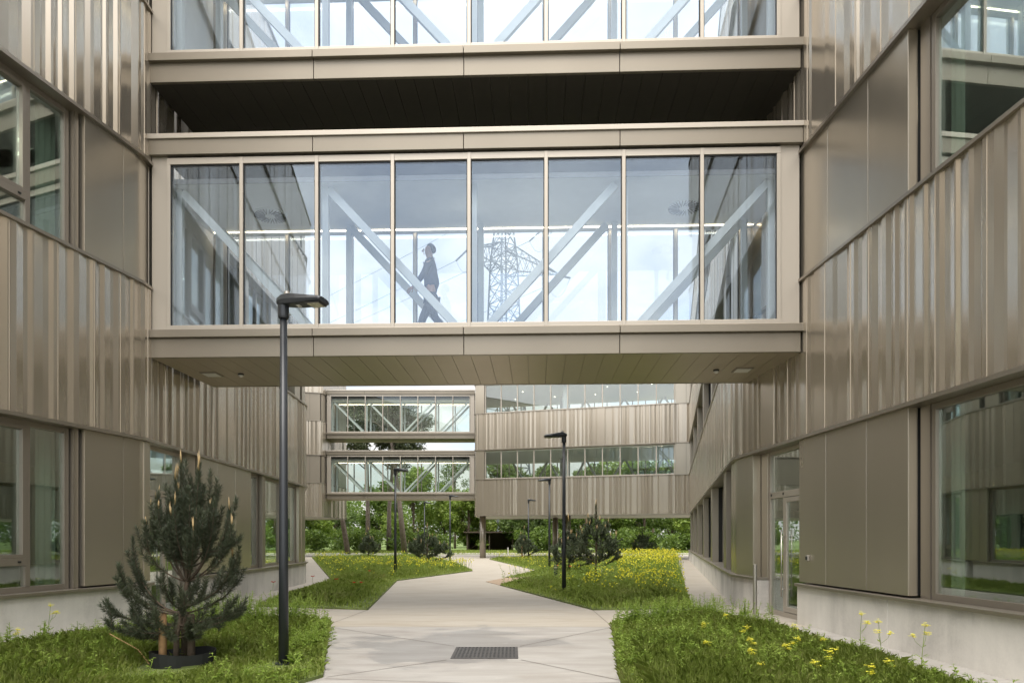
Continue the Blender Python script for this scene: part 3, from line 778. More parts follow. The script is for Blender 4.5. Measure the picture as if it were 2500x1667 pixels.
# ================================================================== STREET LAMPS
def make_lamp():
    t = thing('street_lamp', '', 'street lamp')
    MB().tube([(0, 0, -.1), (0, 0, 1.2), (0, 0, 3.70)], [.053, .047, .036], 24).build('pole', M['lamp'], t, smooth=True)
    MB().tube([(0, 0, 0.0), (0, 0, .012)], .09, 24).build('base_plate', M['lamp'], t)
    c = MB(); c.tube([(0, 0, 3.62), (0, 0, 3.64), (0, 0, 3.78)], [.050, .056, .056], 20); c.build('collar', M['lamp'], t, bevel=.003)
    sc = MB(); sc.tube([(.05, 0, 3.66), (.085, 0, 3.66)], .006, 8); sc.build('clamp_screw', M['steel'], t)
    rings = []
    for x, w, zt, zb in ((-.075, .03, .040, .005), (-.06, .09, .060, -.012), (0, .135, .085, -.022), (.08, .165, .090, -.030), (.18, .195, .072, -.036), (.33, .215, .046, -.036), (.45, .215, .030, -.034), (.475, .20, .018, -.028)):
        h = w/2; zt += 3.78; zb += 3.78; zm = (zt*.45+zb*.55)
        rings.append([(x, -h, zm), (x, -h*.82, zt-.008), (x, -h*.45, zt), (x, h*.45, zt), (x, h*.82, zt-.008), (x, h, zm), (x, h*.92, zb+.004), (x, h*.7, zb), (x, -h*.7, zb), (x, -h*.92, zb+.004)])
    hd = MB(); hd.loft(rings); head = hd.build('lamp_head', M['lamp'], t)
    b = head.modifiers.new('bevel', 'BEVEL'); b.width = .004; b.segments = 2; b.limit_method = 'ANGLE'; b.angle_limit = R(25)
    q = MB(); q.box(.30, .455, -.085, .085, 3.735, 3.7425); ln = q.build('lens_rim', M['iron'], head)
    MB().box(.315, .44, -.07, .07, 3.73, 3.7348).build('lens', M['lens'], head)
    q = MB(); q.tube([(.04, 0, 3.865), (.04, 0, 3.90)], [.034, .030], 18); q.build('photocell_cap', M['steel'], head)
    q = MB(); q.box(.16, .20, -.03, .03, 3.738, 3.744); q.build('rating_plate', M['white_plastic'], head)
    return t
lamp0 = make_lamp(); first = True
LG = 'anthracite street lamps along the paths'
for (x, y, rz, lab) in ((-2.40, 7.32, -14, 'tall dark street lamp in the front grass, right of the young staked pine'),
                        (1.25, 16.75, 186, 'dark street lamp with head pointing left, in the flowers right of the path'),
                        (-4.22, 25.2, -12, 'dark street lamp at the path edge in the left flower bed'),
                        (1.58, 29.4, 188, 'dark street lamp behind the gravel path, beside the small path bollard'),
                        (-3.60, 40.5, -10, 'dark street lamp at the far tip of the left bed, right of the round pine'),
                        (1.06, 44.7, 15, 'small distant street lamp under the raised wing, next to the staked sapling'),
                        (-6.0, 47.8, -8, 'small distant street lamp behind the round pine, before the trees')):
    o = lamp0 if first else copy_tree(lamp0); first = False
    o.location = (x, y, .03); o.rotation_euler.z = R(rz); tag(o, lab, 'street lamp', LG)

# ================================================================== SMALL THINGS ON THE GROUND
gt = thing('drain_grate', 'black cast iron drain grate set in the pale concrete path', 'drain', (-.31, 8.21, 0))
q = MB(); x0, x1, y0, y1 = -.69, .07, 7.80, 8.62
q.box(x0, x1, y0, y0+.035, -.05, .007).box(x0, x1, y1-.035, y1, -.05, .007).box(x0, x0+.035, y0+.035, y1-.035, -.05, .007).box(x1-.035, x1, y0+.035, y1-.035, -.05, .007)
q.build('frame', M['iron'], gt)
q = MB()
for k in range(15):
    x = x0+.046+k*.0455; q.box(x, x+.022, y0+.035, y1-.035, -.03, .0055)
for k in range(1, 7): q.box(x0+.036, x1-.036, y0+.035+k*.107-.007, y0+.035+k*.107+.007, -.03, .0035)
q.build('bars', M['iron'], gt)
MB().box(x0+.03, x1-.03, y0+.03, y1-.03, .0008, .0015).build('pit', M['dark'], gt)

st = thing('steel_bollard', 'slim brushed steel post beside the right hand glazed door', 'bollard', (4.2, 12.04, 0))
MB().tube([(4.2, 12.04, -.05), (4.2, 12.04, .90)], .034, 20).build('post', M['steel'], st, bevel=.003, smooth=False)
MB().tube([(4.2, 12.04, 0), (4.2, 12.04, .008)], .07, 20).build('foot_plate', M['steel'], st)
bl = thing('path_bollard', 'small dark bollard light beside the sandy side path', 'bollard light', (1.41, 22.55, 0))
MB().box(1.35, 1.47, 22.49, 22.61, -.05, .40).build('body', M['lamp'], bl, bevel=.01)
MB().box(1.36, 1.46, 22.50, 22.60, .40, .44).build('light_slot', M['lens'], bl)
MB().box(1.35, 1.47, 22.49, 22.61, .44, .49).build('cap', M['lamp'], bl, bevel=.01)

# ================================================================== PINES
def bez(a, b, c, n):
    t = np.linspace(0, 1, n)[:, None]; a, b, c = map(np.array, (a, b, c))
    return (1-t)**2*a+2*t*(1-t)*b+t*t*c

class Needles:
    def __init__(s, seed): s.r = np.random.default_rng(seed); s.P, s.D, s.L = [], [], []
    def shoot(s, pts, per_m, ln, start=.2):
        seg = np.diff(pts, axis=0); l = np.linalg.norm(seg, axis=1); c = np.concatenate([[0], np.cumsum(l)])
        n = max(6, int(c[-1]*(1-start)*per_m)); d = np.sort(s.r.uniform(c[-1]*start, c[-1], n))
        k = np.clip(np.searchsorted(c, d)-1, 0, len(l)-1); f = ((d-c[k])/l[k])[:, None]
        p = pts[k]+seg[k]*f; t = seg[k]/l[k][:, None]
        q = s.r.normal(size=(n, 3)); q -= t*(q*t).sum(1)[:, None]; q /= np.linalg.norm(q, axis=1)[:, None]
        a = s.r.uniform(.55, 1.25, n)[:, None]; a = a*(1-.5*(d/c[-1])[:, None]**6)
        s.P.append(p); s.D.append(t*np.cos(a)+q*np.sin(a)); s.L.append(ln*s.r.uniform(.75, 1.15, n))
    def build(s, width, name, mat, parent):
        P, D, L = np.concatenate(s.P), np.concatenate(s.D), np.concatenate(s.L)[:, None]
        w = np.cross(D, s.r.normal(size=D.shape)); w /= np.linalg.norm(w, axis=1)[:, None]+1e-9; w *= width/2
        mid = P+D*L*.5+np.array([0, 0, .04])*L
        V = np.stack([P-w*.7, P+w*.7, mid+w, P+D*L, mid-w], 1).reshape(-1, 3); n = len(P)
        F = (np.arange(n)[:, None]*5+np.array([0, 1, 2, 3, 4])).ravel()
        return fast_mesh(name, V, F, np.full(n, 5), mat, parent, wloc(parent))

def pine(label, loc, prim, trunk, nl, per_m, nw, seed, mat='needle', bark='pbark', sec=4, br=.012, candles=1.0, name='young_pine', up=.42, side=.42):
    """prim: (z0, azimuth, radius, z_tip); trunk: list of (dx, dy, z, r)"""
    r = random.Random(seed); root = thing(name, label, 'pine', loc)
    X, Y, Z = loc
    tp = [(X+a, Y+b, Z+c) for a, b, c, _ in trunk]
    MB().tube(tp, [q[3] for q in trunk], 10).build('trunk', M[bark], root, smooth=True)
    zs = [p[2]-Z for p in tp]
    def tpos(z): return np.array([np.interp(z, zs, [p[i] for p in tp]) for i in range(3)])
    bm_, nd = MB(), Needles(seed)
    def tipcandle(p, d, L):
        if r.random() < candles:
            cd = MB()
            for k in range(r.randint(2, 4)):
                o = np.array([r.uniform(-.3, .3), r.uniform(-.3, .3), 0]); dd = d*.35+np.array([0, 0, 1])+o*.45; dd /= np.linalg.norm(dd)
                l = L*r.uniform(.5, 1.2); cd.tube([p, p+dd*l*.55, p+dd*l], [.0055*L/.1, .0050*L/.1, .001], 5)
            cd.build('shoot_tip', M['candle'], root, smooth=True)
    for (z0, az, rad, zt) in prim:
        a = tpos(z0); az = R(az); ax = tpos(min(zt, zs[-1])) if zt > z0 else a
        out = np.array([math.cos(az), math.sin(az), 0])
        c = np.array([a[0], a[1], 0])+out*rad+np.array([0, 0, Z+zt])
        b = a+out*rad*.95+np.array([0, 0, (zt-z0)*.22])
        if rad < .16: b = a+out*rad*.8+np.array([0, 0, (zt-z0)*.5])
        pts = bez(a, b, c, 12); L = np.linalg.norm(np.diff(pts, axis=0), axis=1).sum()
        bm_.tube([tuple(p) for p in pts], list(np.linspace(br*(.7+.5*L), br*.3, 12)), 6)
        nd.shoot(pts, per_m, nl, .28)
        if zt > .55*zs[-1]: tipcandle(pts[-1], pts[-1]-pts[-2], .11*nl/.05)
        for k in range(sec if L > .45*sec/4 else sec-2):
            f = r.uniform(.38, .85); p = pts[int(f*11)]; t = pts[min(11, int(f*11)+1)]-pts[int(f*11)]; t /= np.linalg.norm(t)+1e-9
            q = np.array([r.gauss(0, 1), r.gauss(0, 1), r.gauss(0, .5)]); q -= t*q.dot(t); q /= np.linalg.norm(q)
            l = min(L*r.uniform(.24, .44), r.uniform(.14, .24)*max(1, zs[-1]/2))
            m_ = p+(t*.5+q*.7)*l*.5; e = p+(t*.8+q*side)*l+np.array([0, 0, l*up])
            sp = bez(p, m_, e, 7)
            bm_.tube([tuple(x) for x in sp], list(np.linspace(br*.4, br*.2, 7)), 5)
            nd.shoot(sp, per_m, nl*.95, .12)
            if zt > .8*zs[-1] and r.random() < .22: tipcandle(sp[-1], sp[-1]-sp[-2], .055*nl/.05)
    lead = np.array([tpos(z) for z in np.linspace(zs[-1]*.55, zs[-1], 8)]); nd.shoot(lead, per_m, nl, .1); tipcandle(lead[-1], lead[-1]-lead[-2], .17*nl/.05)
    bm_.build('branches', M[bark], root, smooth=True)
    nd.build(nw, 'needles', M[mat], root)
    return root

PX, PY = -3.52, 7.3
r = random.Random(5); prim = []
for az, rad, zt in ((170, .34, 1.72), (195, .42, 1.40), (140, .20, 1.86), (60, .13, 1.98), (-20, .16, 2.02), (10, .30, 1.93), (-50, .34, 1.62), (25, .42, 1.58), (-5, .50, 1.44), (215, .20, 1.64), (255, .24, 1.55), (290, .22, 1.74), (100, .24, 1.60), (120, .36, 1.45), (60, .34, 1.62), (325, .16, 1.50), (240, .10, 1.80), (305, .34, 1.40)): prim.append((.86, az, rad, zt))
for az, rad, zt in ((178, .33, 1.80), (190, .42, 1.46), (160, .16, 1.95), (-5, .12, 2.08), (200, .07, 2.10), (5, .23, 2.02), (-12, .33, 1.70), (14, .42, 1.62), (-8, .50, 1.30), (250, .18, 1.92), (80, .2, 1.9), (300, .26, 1.82), (40, .28, 1.78), (140, .3, 1.7), (225, .3, 1.62), (270, .30, 1.66)): prim.append((.86+r.uniform(0, .3), az, rad, zt))
for az, rad, zt in ((180, .52, 1.32), (205, .60, 1.05), (160, .64, .92), (-10, .58, 1.08), (12, .52, 1.12), (35, .60, .95), (-40, .5, .86), (235, .55, .85), (270, .42, .95), (100, .55, .9), (300, .45, .78)): prim.append((r.uniform(.50, .62), az, rad, zt))
for az, rad, zt in ((185, .72, .62), (230, .35, .32), (330, .4, .32), (40, .42, .34), (150, .45, .33), (210, .66, .48), (165, .62, .50), (240, .55, .42), (265, .42, .52), (290, .50, .40), (-45, .60, .44), (-15, .66, .55), (10, .70, .66), (30, .62, .5), (60, .5, .45), (110, .55, .45), (140, .6, .5), (320, .52, .6), (225, .45, .64)): prim.append((r.uniform(.24, .42), az, rad, zt))
prim = [(a, b, c*(.95 if d < 1.3 else .97), d) for a, b, c, d in prim]
pine('young dark pine in the front left grass, held by round wooden stakes', (PX, PY, .03), prim,
     [(0, 0, -.05, .032), (.0, .01, .3, .030), (.07, 0, .6, .027), (.115, 0, .86, .024), (.13, .01, 1.2, .017), (.14, 0, 1.6, .011), (.14, 0, 1.97, .006)],
     .064, 900, .0036, 3, br=.009, candles=.5, bark='bark', sec=3)
for k, (dx, dy, h, lab) in enumerate(((-.08, -.12, .58, 'pale round stake at the left front of the young pine'), (.15, .02, .55, 'shaded round stake right of the young pine trunk'), (.0, .2, .56, 'dark round stake behind the young pine trunk'))):
    o = MB().tube([(PX+dx, PY+dy, -.1), (PX+dx, PY+dy, h-.02), (PX+dx, PY+dy, h)], [.040, .038, .030], 14).build('tree_stake', M['wood' if k == 0 else 'bark'], None, smooth=True)
    tag(o, lab, 'stake', 'round wooden stakes of the young pine')
ring = MB(); n = 28
for a in range(n):
    t0, t1 = 2*math.pi*a/n, 2*math.pi*(a+1)/n
    rr = lambda t: .31+.03*math.sin(3*t+1)
    hz = lambda t: .17+.02*math.sin(2*t)
    p = [(PX+.05+rr(t)*math.cos(t)*s, PY+rr(t)*.85*math.sin(t)*s, z) for t in (t0, t1) for s, z in ((1.0, .0), (1.04, hz(t)), (1.015, hz(t)), (.975, .0))]
    i = [ring.p(*q) for q in p]
    for a_, b_ in ((0, 1), (1, 2), (2, 3)): ring.f.append([i[a_], i[b_], i[b_+4], i[a_+4]])
tag(ring.build('root_collar', M['rubber'], None, smooth=False), 'black rubber watering ring round the foot of the young pine', 'planter ring')
tag(MB().tube([(-4.42, 7.65, .30), (-4.0, 7.45, .16), (-3.75, 7.2, .05)], .004, 6).build('guy_rope', M['wood'], None), 'thin slack cord running from the left weeds to the young pine', 'cord')
tag(MB().prism([(PX+.05+.30*math.cos(k*.3), PY+.25*math.sin(k*.3)) for k in range(21)], .0, .045).build('root_soil', M['soil']), kind='structure')

def auto_prim(h, w, seed, n=26):
    r = random.Random(seed); o = []
    for k in range(n):
        f = (k+.5)/n; z0 = h*(.12+.55*f); rad = w/2*(1-.75*f)*r.uniform(.7, 1.1); o.append((z0, k*137.5+r.uniform(-20, 20), rad, z0+rad*r.uniform(.15, .55)+h*.09))
    return o
def mid_pine(label, x, y, h, w, seed, cand=.7, mat='needle2', sec=4, z0=0.):
    t = [(0, 0, -.05, .03*h/2), (.02, 0, h*.4, .024*h/2), (0, .0, h*.9, .012*h/2)]
    return pine(label, (x, y, .03), auto_prim(h*.92, w, seed), t, .10, 420, .013, seed, mat, sec=sec+2, br=.010, candles=cand, bark='bark', up=.2, side=.85)
mid_pine('bushy dark pine with tall upright shoots, right bed under the raised wing', 2.96, 24.6, 2.75, 2.1, 21, 1.0)
mid_pine('lower pine crowding the left side of the bushy shoot-topped one', 2.15, 26.4, 2.15, 1.7, 22, 1.0)
mid_pine('dark round pine standing alone towards the right wall, before the far trees', 8.6, 46, 2.1, 2.0, 23, .3)
mid_pine('broad dark pine with layered branches in the left flower bed', -4.15, 34, 1.95, 2.5, 24, .5)
mid_pine('narrow dark pine behind the yellow flowers, under the far footbridges', -9.5, 46, 2.1, 1.55, 25, .4)
mid_pine('thin young pine on a bare stem left of the broad layered pine', -5.8, 43, 1.9, 1.0, 26, .4, sec=3)
sp = mid_pine('small staked sapling pine under the raised wing near the distant lamp', .75, 43, 2.1, 1.7, 27, .2, sec=3)
tag(MB().tube([(.62, 42.9, 0), (.62, 42.9, .95)], .045, 8).build('tree_stake', M['wood']), 'short pale stake tied to the small sapling pine', 'stake')

# ================================================================== BACKGROUND TREES
def leaves_mesh(name, mat, parent, blobs, n, size, seed, flat=.6, fill=.35):
    g = np.random.default_rng(seed); P = []
    tot = sum(b[3]**2 for b in blobs)
    for (x, y, z, rad, sq) in blobs:
        k = int(n*rad**2/tot)+1
        d = g.normal(size=(k, 3)); d /= np.linalg.norm(d, axis=1)[:, None]
        q = rad*(fill+(1-fill)*g.random(k)**.5)[:, None]*g.uniform(.85, 1.15, (k, 1))
        P.append(np.array([x, y, z])+d*q*np.array([1, 1, sq]))
    P = np.concatenate(P); k = len(P)
    a = g.normal(size=(k, 3)); a[:, 2] *= flat; a /= np.linalg.norm(a, axis=1)[:, None]
    b = np.cross(a, g.normal(size=(k, 3))); b /= np.linalg.norm(b, axis=1)[:, None]
    s = size*g.uniform(.6, 1.3, (k, 1))
    V = np.stack([P-a*s*.6, P+b*s*.32, P+a*s*.6, P-b*s*.32], 1).reshape(-1, 3)
    return fast_mesh(name, V, np.arange(k*4), np.full(k, 4), mat, parent, wloc(parent))

def tree(name, label, loc, h, rad, base, mat, seed, n=6500, size=.26, lean=0., bark='bark', tr=.16, group=None, blobs=None, sq=.8, fill=.35):
    r = random.Random(seed); root = thing(name, label, 'tree', loc, group); X, Y, Z = loc
    top = (X+lean*h, Y, h*.86)
    tk = MB(); tk.tube([(X, Y, -.1), (X+lean*h*.3+r.uniform(-.1, .1), Y, h*.3), (X+lean*h*.62+r.uniform(-.15, .15), Y, h*.6), top], [tr*1.1, tr*.85, tr*.65, tr*.2], 10)
    tk.build('trunk', M[bark], root, smooth=True)
    bl = []
    nb = blobs or 15
    lim = MB()
    for k in range(nb):
        f = r.random()**.8; z = base+(h-base)*(.08+.86*f)
        w = rad*math.sin(math.pi*min(.97, .22+.70*f))**.7
        a = r.uniform(0, 2*math.pi); q = w*r.uniform(.35, .95); bx, by = X+lean*z+q*math.cos(a), Y+q*math.sin(a)
        br_ = rad*r.uniform(.26, .44); bl.append((bx, by, z, br_, sq))
        zs_ = max(base*.7, z-(h-base)*.22); lim.tube([(X+lean*zs_, Y, zs_), ((X+lean*zs_+bx)/2, (Y+by)/2, z-.2*br_-.1), (bx, by, z)], [tr*.32, tr*.2, tr*.07], 5)
    lim.build('limbs', M[bark], root, smooth=True)
    leaves_mesh('crown', M[mat], root, bl, n, size, seed, fill=fill)
    return root
TG = 'trees beyond the buildings'
for i, (u, Y, h, rad, base, mat, lab) in enumerate((
    (640, 74, 7.5, 2.6, 1.2, 'leafb', 'bright green tree far left, seen past the corner of the left building'),
    (722, 78, 6.5, 2.8, 1.0, 'leafb', 'leafy bright tree under the overhang of the distant left building'),
    (770, 92, 8.0, 3.2, 1.0, 'leafc', 'dull green tree behind the leaning leftmost pine trunk'),
    (872, 84, 8.0, 3.2, .8, 'leafa', 'green tree between the pine trunks under the far footbridge'),
    (948, 78, 9.5, 3.4, .9, 'leafb', 'light green broad tree centred under the far footbridges'),
    (1020, 82, 7.5, 3.2, .4, 'leafb', 'bright loose tree behind the lamp at the far tip of the left bed'),
    (1075, 76, 6.6, 2.6, .3, 'leafb', 'yellow green tree beside the left column of the raised wing'),
    (1150, 80, 10.0, 3.2, .5, 'leafa', 'green tree just right of the left column, above the dark shed'),
    (1212, 74, 9.2, 2.7, .4, 'leafc', 'dull tree behind the small distant lamp under the raised wing'),
    (1275, 82, 10.8, 3.4, .5, 'leafa', 'deep green tree behind the paired columns'),
    (1345, 76, 9.4, 3.0, .4, 'leafa', 'leafy tree behind the tall pine shoots under the wing'),
    (1415, 80, 10.6, 3.3, .4, 'leafb', 'bright tree left of the lone round pine'),
    (1480, 75, 9.8, 2.9, .3, 'leafa', 'green tree directly behind the lone round pine'),
    (1545, 79, 10.2, 3.1, .3, 'leafa', 'dark leafy tree close to the right wall end'),
    (1600, 72, 7.0, 2.7, .2, 'leafb', 'drooping light tree at the very end of the right wall'))):
    x = (u-1176)/1600*Y
    tree('leafy_tree', lab, (x, Y, 0), h, rad, base*.4, mat, 100+i, 8200, .30, group=TG, blobs=24)
# taller pale trees behind, seen through the glass
for i, (u, Y, h, rad, mat, lab) in enumerate(((1045, 98, 13.5, 3.4, 'leafc', 'tall thin tree seen through the right panes of the lower far footbridge'),
                                            (1255, 100, 12.0, 3.2, 'leafc', 'tall tree seen through the middle panes of the raised wing'),
                                            (1500, 98, 12.5, 3.0, 'leafc', 'tall tree seen through the right panes of the raised wing'),
                                            (1390, 104, 12.0, 3.4, 'leafa', 'tall tree seen through the wing glass above the bushy pine'))):
    tree('tall_tree', lab, ((u-1176)/1600*Y, Y, 0), h, rad, 3.5, mat, 140+i, 4200, .27, group=TG, fill=.2)
# old pines with bare leaning trunks and flat dark crowns
for i, (u, Y, h, rad, base, lean, tr, lab) in enumerate((
    (800, 62, 13.0, 2.6, 8.6, -.15, .30, 'old pine with thick trunk leaning left, leftmost under the far footbridge'),
    (846, 68, 15.0, 3.6, 8.2, -.015, .30, 'tall old pine with straight grey trunk behind the narrow dark pine'),
    (893, 70, 14.5, 3.4, 8.0, .03, .32, 'old pine with stout forked trunk right of the narrow dark pine'),
    (930, 64, 14.6, 3.7, 8.4, -.11, .34, 'old pine with heavy curved trunk just right of the path edge lamp'))):
    tree('old_pine', lab, ((u-1176)/1600*Y, Y, 0), h, rad, base, 'pinecrown', 160+i, 7800, .24, lean, 'greybark', tr*.75, 'old pines behind the far footbridges', 16, .55, .25)

# a wood further off that reads as one mass
g = random.Random(9); bl = []
for k in range(200):
    x = -95+k*1.0+g.uniform(-1, 1); y = g.uniform(108, 122)
    if (x/y*1600+1176) < 735 and g.random() < .55: continue
    h = g.uniform(4, 8.0) if x > -6 else g.uniform(6.5, 9)
    for z in (h*.25, h*.6, h*.85): bl.append((x+g.uniform(-1.5, 1.5), y, z, g.uniform(1.4, 2.3), .8))
tag(leaves_mesh('distant_wood', M['leafa'], None, bl, 80000, .42, 4), 'far green wood closing the view behind the trees', 'wood', kind='stuff')
bl = []
for k in range(60):
    x = -22+k*.82+g.uniform(-.5, .5); y = g.uniform(67, 72)
    if -5.6 < x < .6: y = g.uniform(83, 86)
    bl.append((x, y, g.uniform(.3, 1.7), g.uniform(.7, 1.3), .8))
tag(leaves_mesh('undergrowth', M['leafa'], None, bl, 30000, .24, 5), 'low green undergrowth at the foot of the far trees', 'undergrowth', kind='stuff')

sh = thing('wooden_shed', 'low dark shed with open front, half hidden under the far trees', 'shed', (-2.3, 76, 0))
for b in ((-4.9, -4.75, 75, 78), (.0, .15, 75, 78), (-4.74, -.01, 77.9, 78)): MB().box(*b, 0, 2.0).build('wall', M['shed'], sh)
MB().box(-2.5, -2.38, 75, 75.12, 0, 2.0).build('post', M['shed'], sh)
MB().box(-5.2, .4, 74.7, 78.2, 2.0, 2.14).build('roof', M['shed'], sh)
pm = thing('marker_post', 'tiny white marker post on the grass near the left wing column', 'post', (.6, 64, 0))
MB().tube([(-.35, 60.5, -.05), (-.35, 60.5, .50)], .05, 10).build('shaft', M['white_plastic'], pm)
MB().tube([(-.35, 60.5, .50), (-.35, 60.5, .58), (-.35, 60.5, .6)], [.055, .05, .02], 10).build('cap', M['white_plastic'], pm)

# ================================================================== PYLON AND LINES
py = thing('transmission_pylon', 'grey lattice electricity pylon seen through the lower near footbridge', 'pylon', (-1.35, 115, 0))
PC = Vector((-1.35, 115, 0)); ang = R(36)
ux, uy = Vector((math.cos(ang), math.sin(ang), 0)), Vector((-math.sin(ang), math.cos(ang), 0))
def hw(z): return float(np.interp(z, [0, 14, 34, 47, 60], [4.2, 2.9, 2.0, 1.6, .4]))
def cor(z): h = hw(z); return [PC+ux*a*h+uy*b*h+Vector((0, 0, z)) for a, b in ((-1, -1), (1, -1), (1, 1), (-1, 1))]
zz = [0, 7, 13, 18.5, 23, 27, 30.5, 33.8, 37, 40, 42.8, 45.4, 47.6, 49.6, 53, 56, 60]
q = MB()
for a, b in zip(zz, zz[1:]):
    A, B = cor(a), cor(b)
    for k in range(4):
        n = (k+1) % 4
        q.bar(A[k], B[k], .26); q.bar(A[k], B[n], .11); q.bar(A[n], B[k], .11); q.bar(B[k], B[n], .10)
        m0, m1 = (A[k]+A[n])/2, (B[k]+B[n])/2; c = (A[k]+A[n]+B[k]+B[n])/4
        q.bar((A[k]+B[k])/2, c, .07); q.bar((A[n]+B[n])/2, c, .07)
for k in (-.25, .25): q.bar(PC+ux*k+Vector((0, 0, 2)), PC+ux*k+Vector((0, 0, 46)), .1)
q.build('tower_lattice', M['pylon'], py)
tips = []
for sx, L in ((1, 12.0), (-1, 7.0)):
  for z0, z1, zt, LL in ((45.4, 49.6, 47.6, L), (53, 56, 54.5, L*.66)):
    ar = MB(); e = PC+ux*sx*LL+Vector((0, 0, zt)); tips.append(e)
    roots = [PC+ux*sx*hw(z)+uy*b*hw(z)*.9+Vector((0, 0, z)) for z in (z0, z1) for b in (-1, 1)]
    for p in roots: ar.bar(p, e, .15)
    for k in range(7):
        f, f2 = k/7, (k+1)/7; P = [p.lerp(e, f) for p in roots]; Q = [p.lerp(e, f2) for p in roots]
        for i, j in ((0, 1), (2, 3), (0, 2), (1, 3)): ar.bar(P[i], Q[j], .075); ar.bar(P[j], Q[i], .06)
    ar.build('cross_arm', M['pylon'], py)
NXT = Vector((-262, 332, 0)); wd = (NXT-PC).normalized(); bk_ = Vector((.62, -.78, 0))
for k, e in enumerate(tips):
    ins = MB(); ends = []
    for d in (wd, bk_):
        p0 = e+Vector((0, 0, -.2)); p1 = p0+d*2.6+Vector((0, 0, -1.15)); ends.append(p1)
        pts = [p0.lerp(p1, i/28) for i in range(29)]; ins.tube(pts, [.05 if i % 2 else .19 for i in range(29)], 7)
    ins.build('insulator_string', M['pylon'], py)
    jl = MB(); jl.tube([ends[0].lerp(ends[1], t)+Vector((0, 0, -2.6*4*t*(1-t))) for t in np.linspace(0, 1, 14)], .035, 5); jl.build('jumper_loop', M['wire'], py)
    p1 = ends[0]; p2 = NXT+(e-PC)-Vector((0, 0, 1.5)); w = MB()
    w.tube([p1.lerp(p2, t)-Vector((0, 0, 9*4*t*(1-t))) for t in np.linspace(0, 1, 36)], .045, 5, False)
    tag(w.build('power_line', M['wire'], None, recalc=False), 'thin grey power line sloping down to the left from the pylon', 'power line', 'power lines leaving the pylon')

# ================================================================== PERSON
def skin_mesh(name, nodes, edges, mat, parent, sub=2, roots=(0,)):
    me = bpy.data.meshes.new(name); bm = bmesh.new()
    lay = bm.verts.layers.skin.verify()
    vs = [bm.verts.new(n[:3]) for n in nodes]
    for a, b in edges: bm.edges.new((vs[a], vs[b]))
    for k, (v, n) in enumerate(zip(vs, nodes)):
        v[lay].radius = (n[3], n[4] if len(n) > 4 else n[3]); v[lay].use_root = k in roots
    bm.to_mesh(me); bm.free()
    ob = link(name, me, mat, parent); ob.modifiers.new('skin', 'SKIN').use_smooth_shade = True
    s = ob.modifiers.new('sub', 'SUBSURF'); s.levels = s.render_levels = sub
    return ob
skinm = plain('skin', (.36, .21, .15), .55); navy = plain('navy_cloth', (.025, .032, .065), .85, 0, .2, 25); trou = plain('dark_trousers', (.018, .021, .038), .85, 0, .2, 25); hairm = plain('dark_hair', (.02, .015, .012), .7); shoem = plain('black_shoes', (.012, .012, .012), .4)
pe = thing('person', 'person in dark jacket and trousers walking left inside the lower near footbridge', 'person', (0, 0, 0))
# facing -x, feet on z = 0
def hand(nodes, edges, w, palm, down, fwd, side):
    """palm node index w already added; five bent fingers"""
    P = Vector(palm); d, f, s_ = Vector(down), Vector(fwd), Vector(side)
    base = len(nodes); nodes.append((*(P+d*.05), .022, .014)); edges.append((w, base))
    for k, (o, l) in enumerate(((-.026, .070), (-.009, .080), (.009, .074), (.026, .058))):
        a = P+d*.085+f*o; b = a+d*l*.5+s_*l*.12; c = b+d*l*.38+s_*l*.3; i = len(nodes)
        nodes.extend([(*a, .0088), (*b, .0082), (*c, .0065)]); edges.extend([(base, i), (i, i+1), (i+1, i+2)])
    a = P+d*.035-f*.03; b = a+d*.03-f*.02+s_*.01; i = len(nodes)
    nodes.extend([(*a, .011), (*b, .009), (*(b+d*.025+s_*.008), .007)]); edges.extend([(base, i), (i, i+1), (i+1, i+2)])
nodes = [(0, 0, .93, .13, .11), (-.01, 0, 1.10, .125, .10), (-.015, 0, 1.28, .155, .11), (-.005, 0, 1.42, .12, .09), (-.015, 0, 1.50, .055), (-.03, 0, 1.56, .06),
         (-.045, 0, 1.62, .082, .075), (-.035, 0, 1.68, .095, .082), (-.03, 0, 1.735, .065, .06)]
edges = [(0, 1), (1, 2), (2, 3), (3, 4), (4, 5), (5, 6), (6, 7), (7, 8)]
def limb(start, pts):
    i = start
    for p in pts: nodes.append(p); edges.append((i, len(nodes)-1)); i = len(nodes)-1
    return i
wl_ = limb(3, [(.0, .17, 1.42, .055), (.07, .21, 1.17, .044), (-.02, .21, .94, .032)]); hand(nodes, edges, wl_, (-.045, .21, .90), (-.35, 0, -.93), (-.93, 0, .35), (0, -1, 0))
wr_ = limb(3, [(.0, -.17, 1.42, .055), (-.10, -.21, 1.18, .044), (-.25, -.20, 1.0, .032)]); hand(nodes, edges, wr_, (-.285, -.20, .97), (-.7, 0, -.7), (-.7, 0, .7), (0, 1, 0))
limb(0, [(0, .09, .86, .085), (-.17, .09, .50, .055), (-.24, .09, .10, .036), (-.36, .09, .035, .034), (-.43, .09, .025, .022)])
limb(0, [(0, -.09, .86, .085), (.06, -.09, .49, .055), (.30, -.09, .18, .036), (.22, -.09, .055, .034), (.14, -.09, .03, .024)])
body = skin_mesh('body', nodes, edges, skinm, pe)
nb = list(nodes)
skin_mesh('jacket', [(0, 0, .86, .155, .13), (-.01, 0, 1.08, .15, .12), (-.015, 0, 1.28, .18, .135), (-.005, 0, 1.42, .135, .10), (-.01, 0, 1.49, .07), (.0, .18, 1.42, .072), (.07, .215, 1.17, .058), (-.005, .215, .97, .045), (.0, -.18, 1.42, .072), (-.10, -.215, 1.18, .058), (-.225, -.205, 1.02, .045)],
          [(0, 1), (1, 2), (2, 3), (3, 4), (3, 5), (5, 6), (6, 7), (3, 8), (8, 9), (9, 10)], navy, pe)
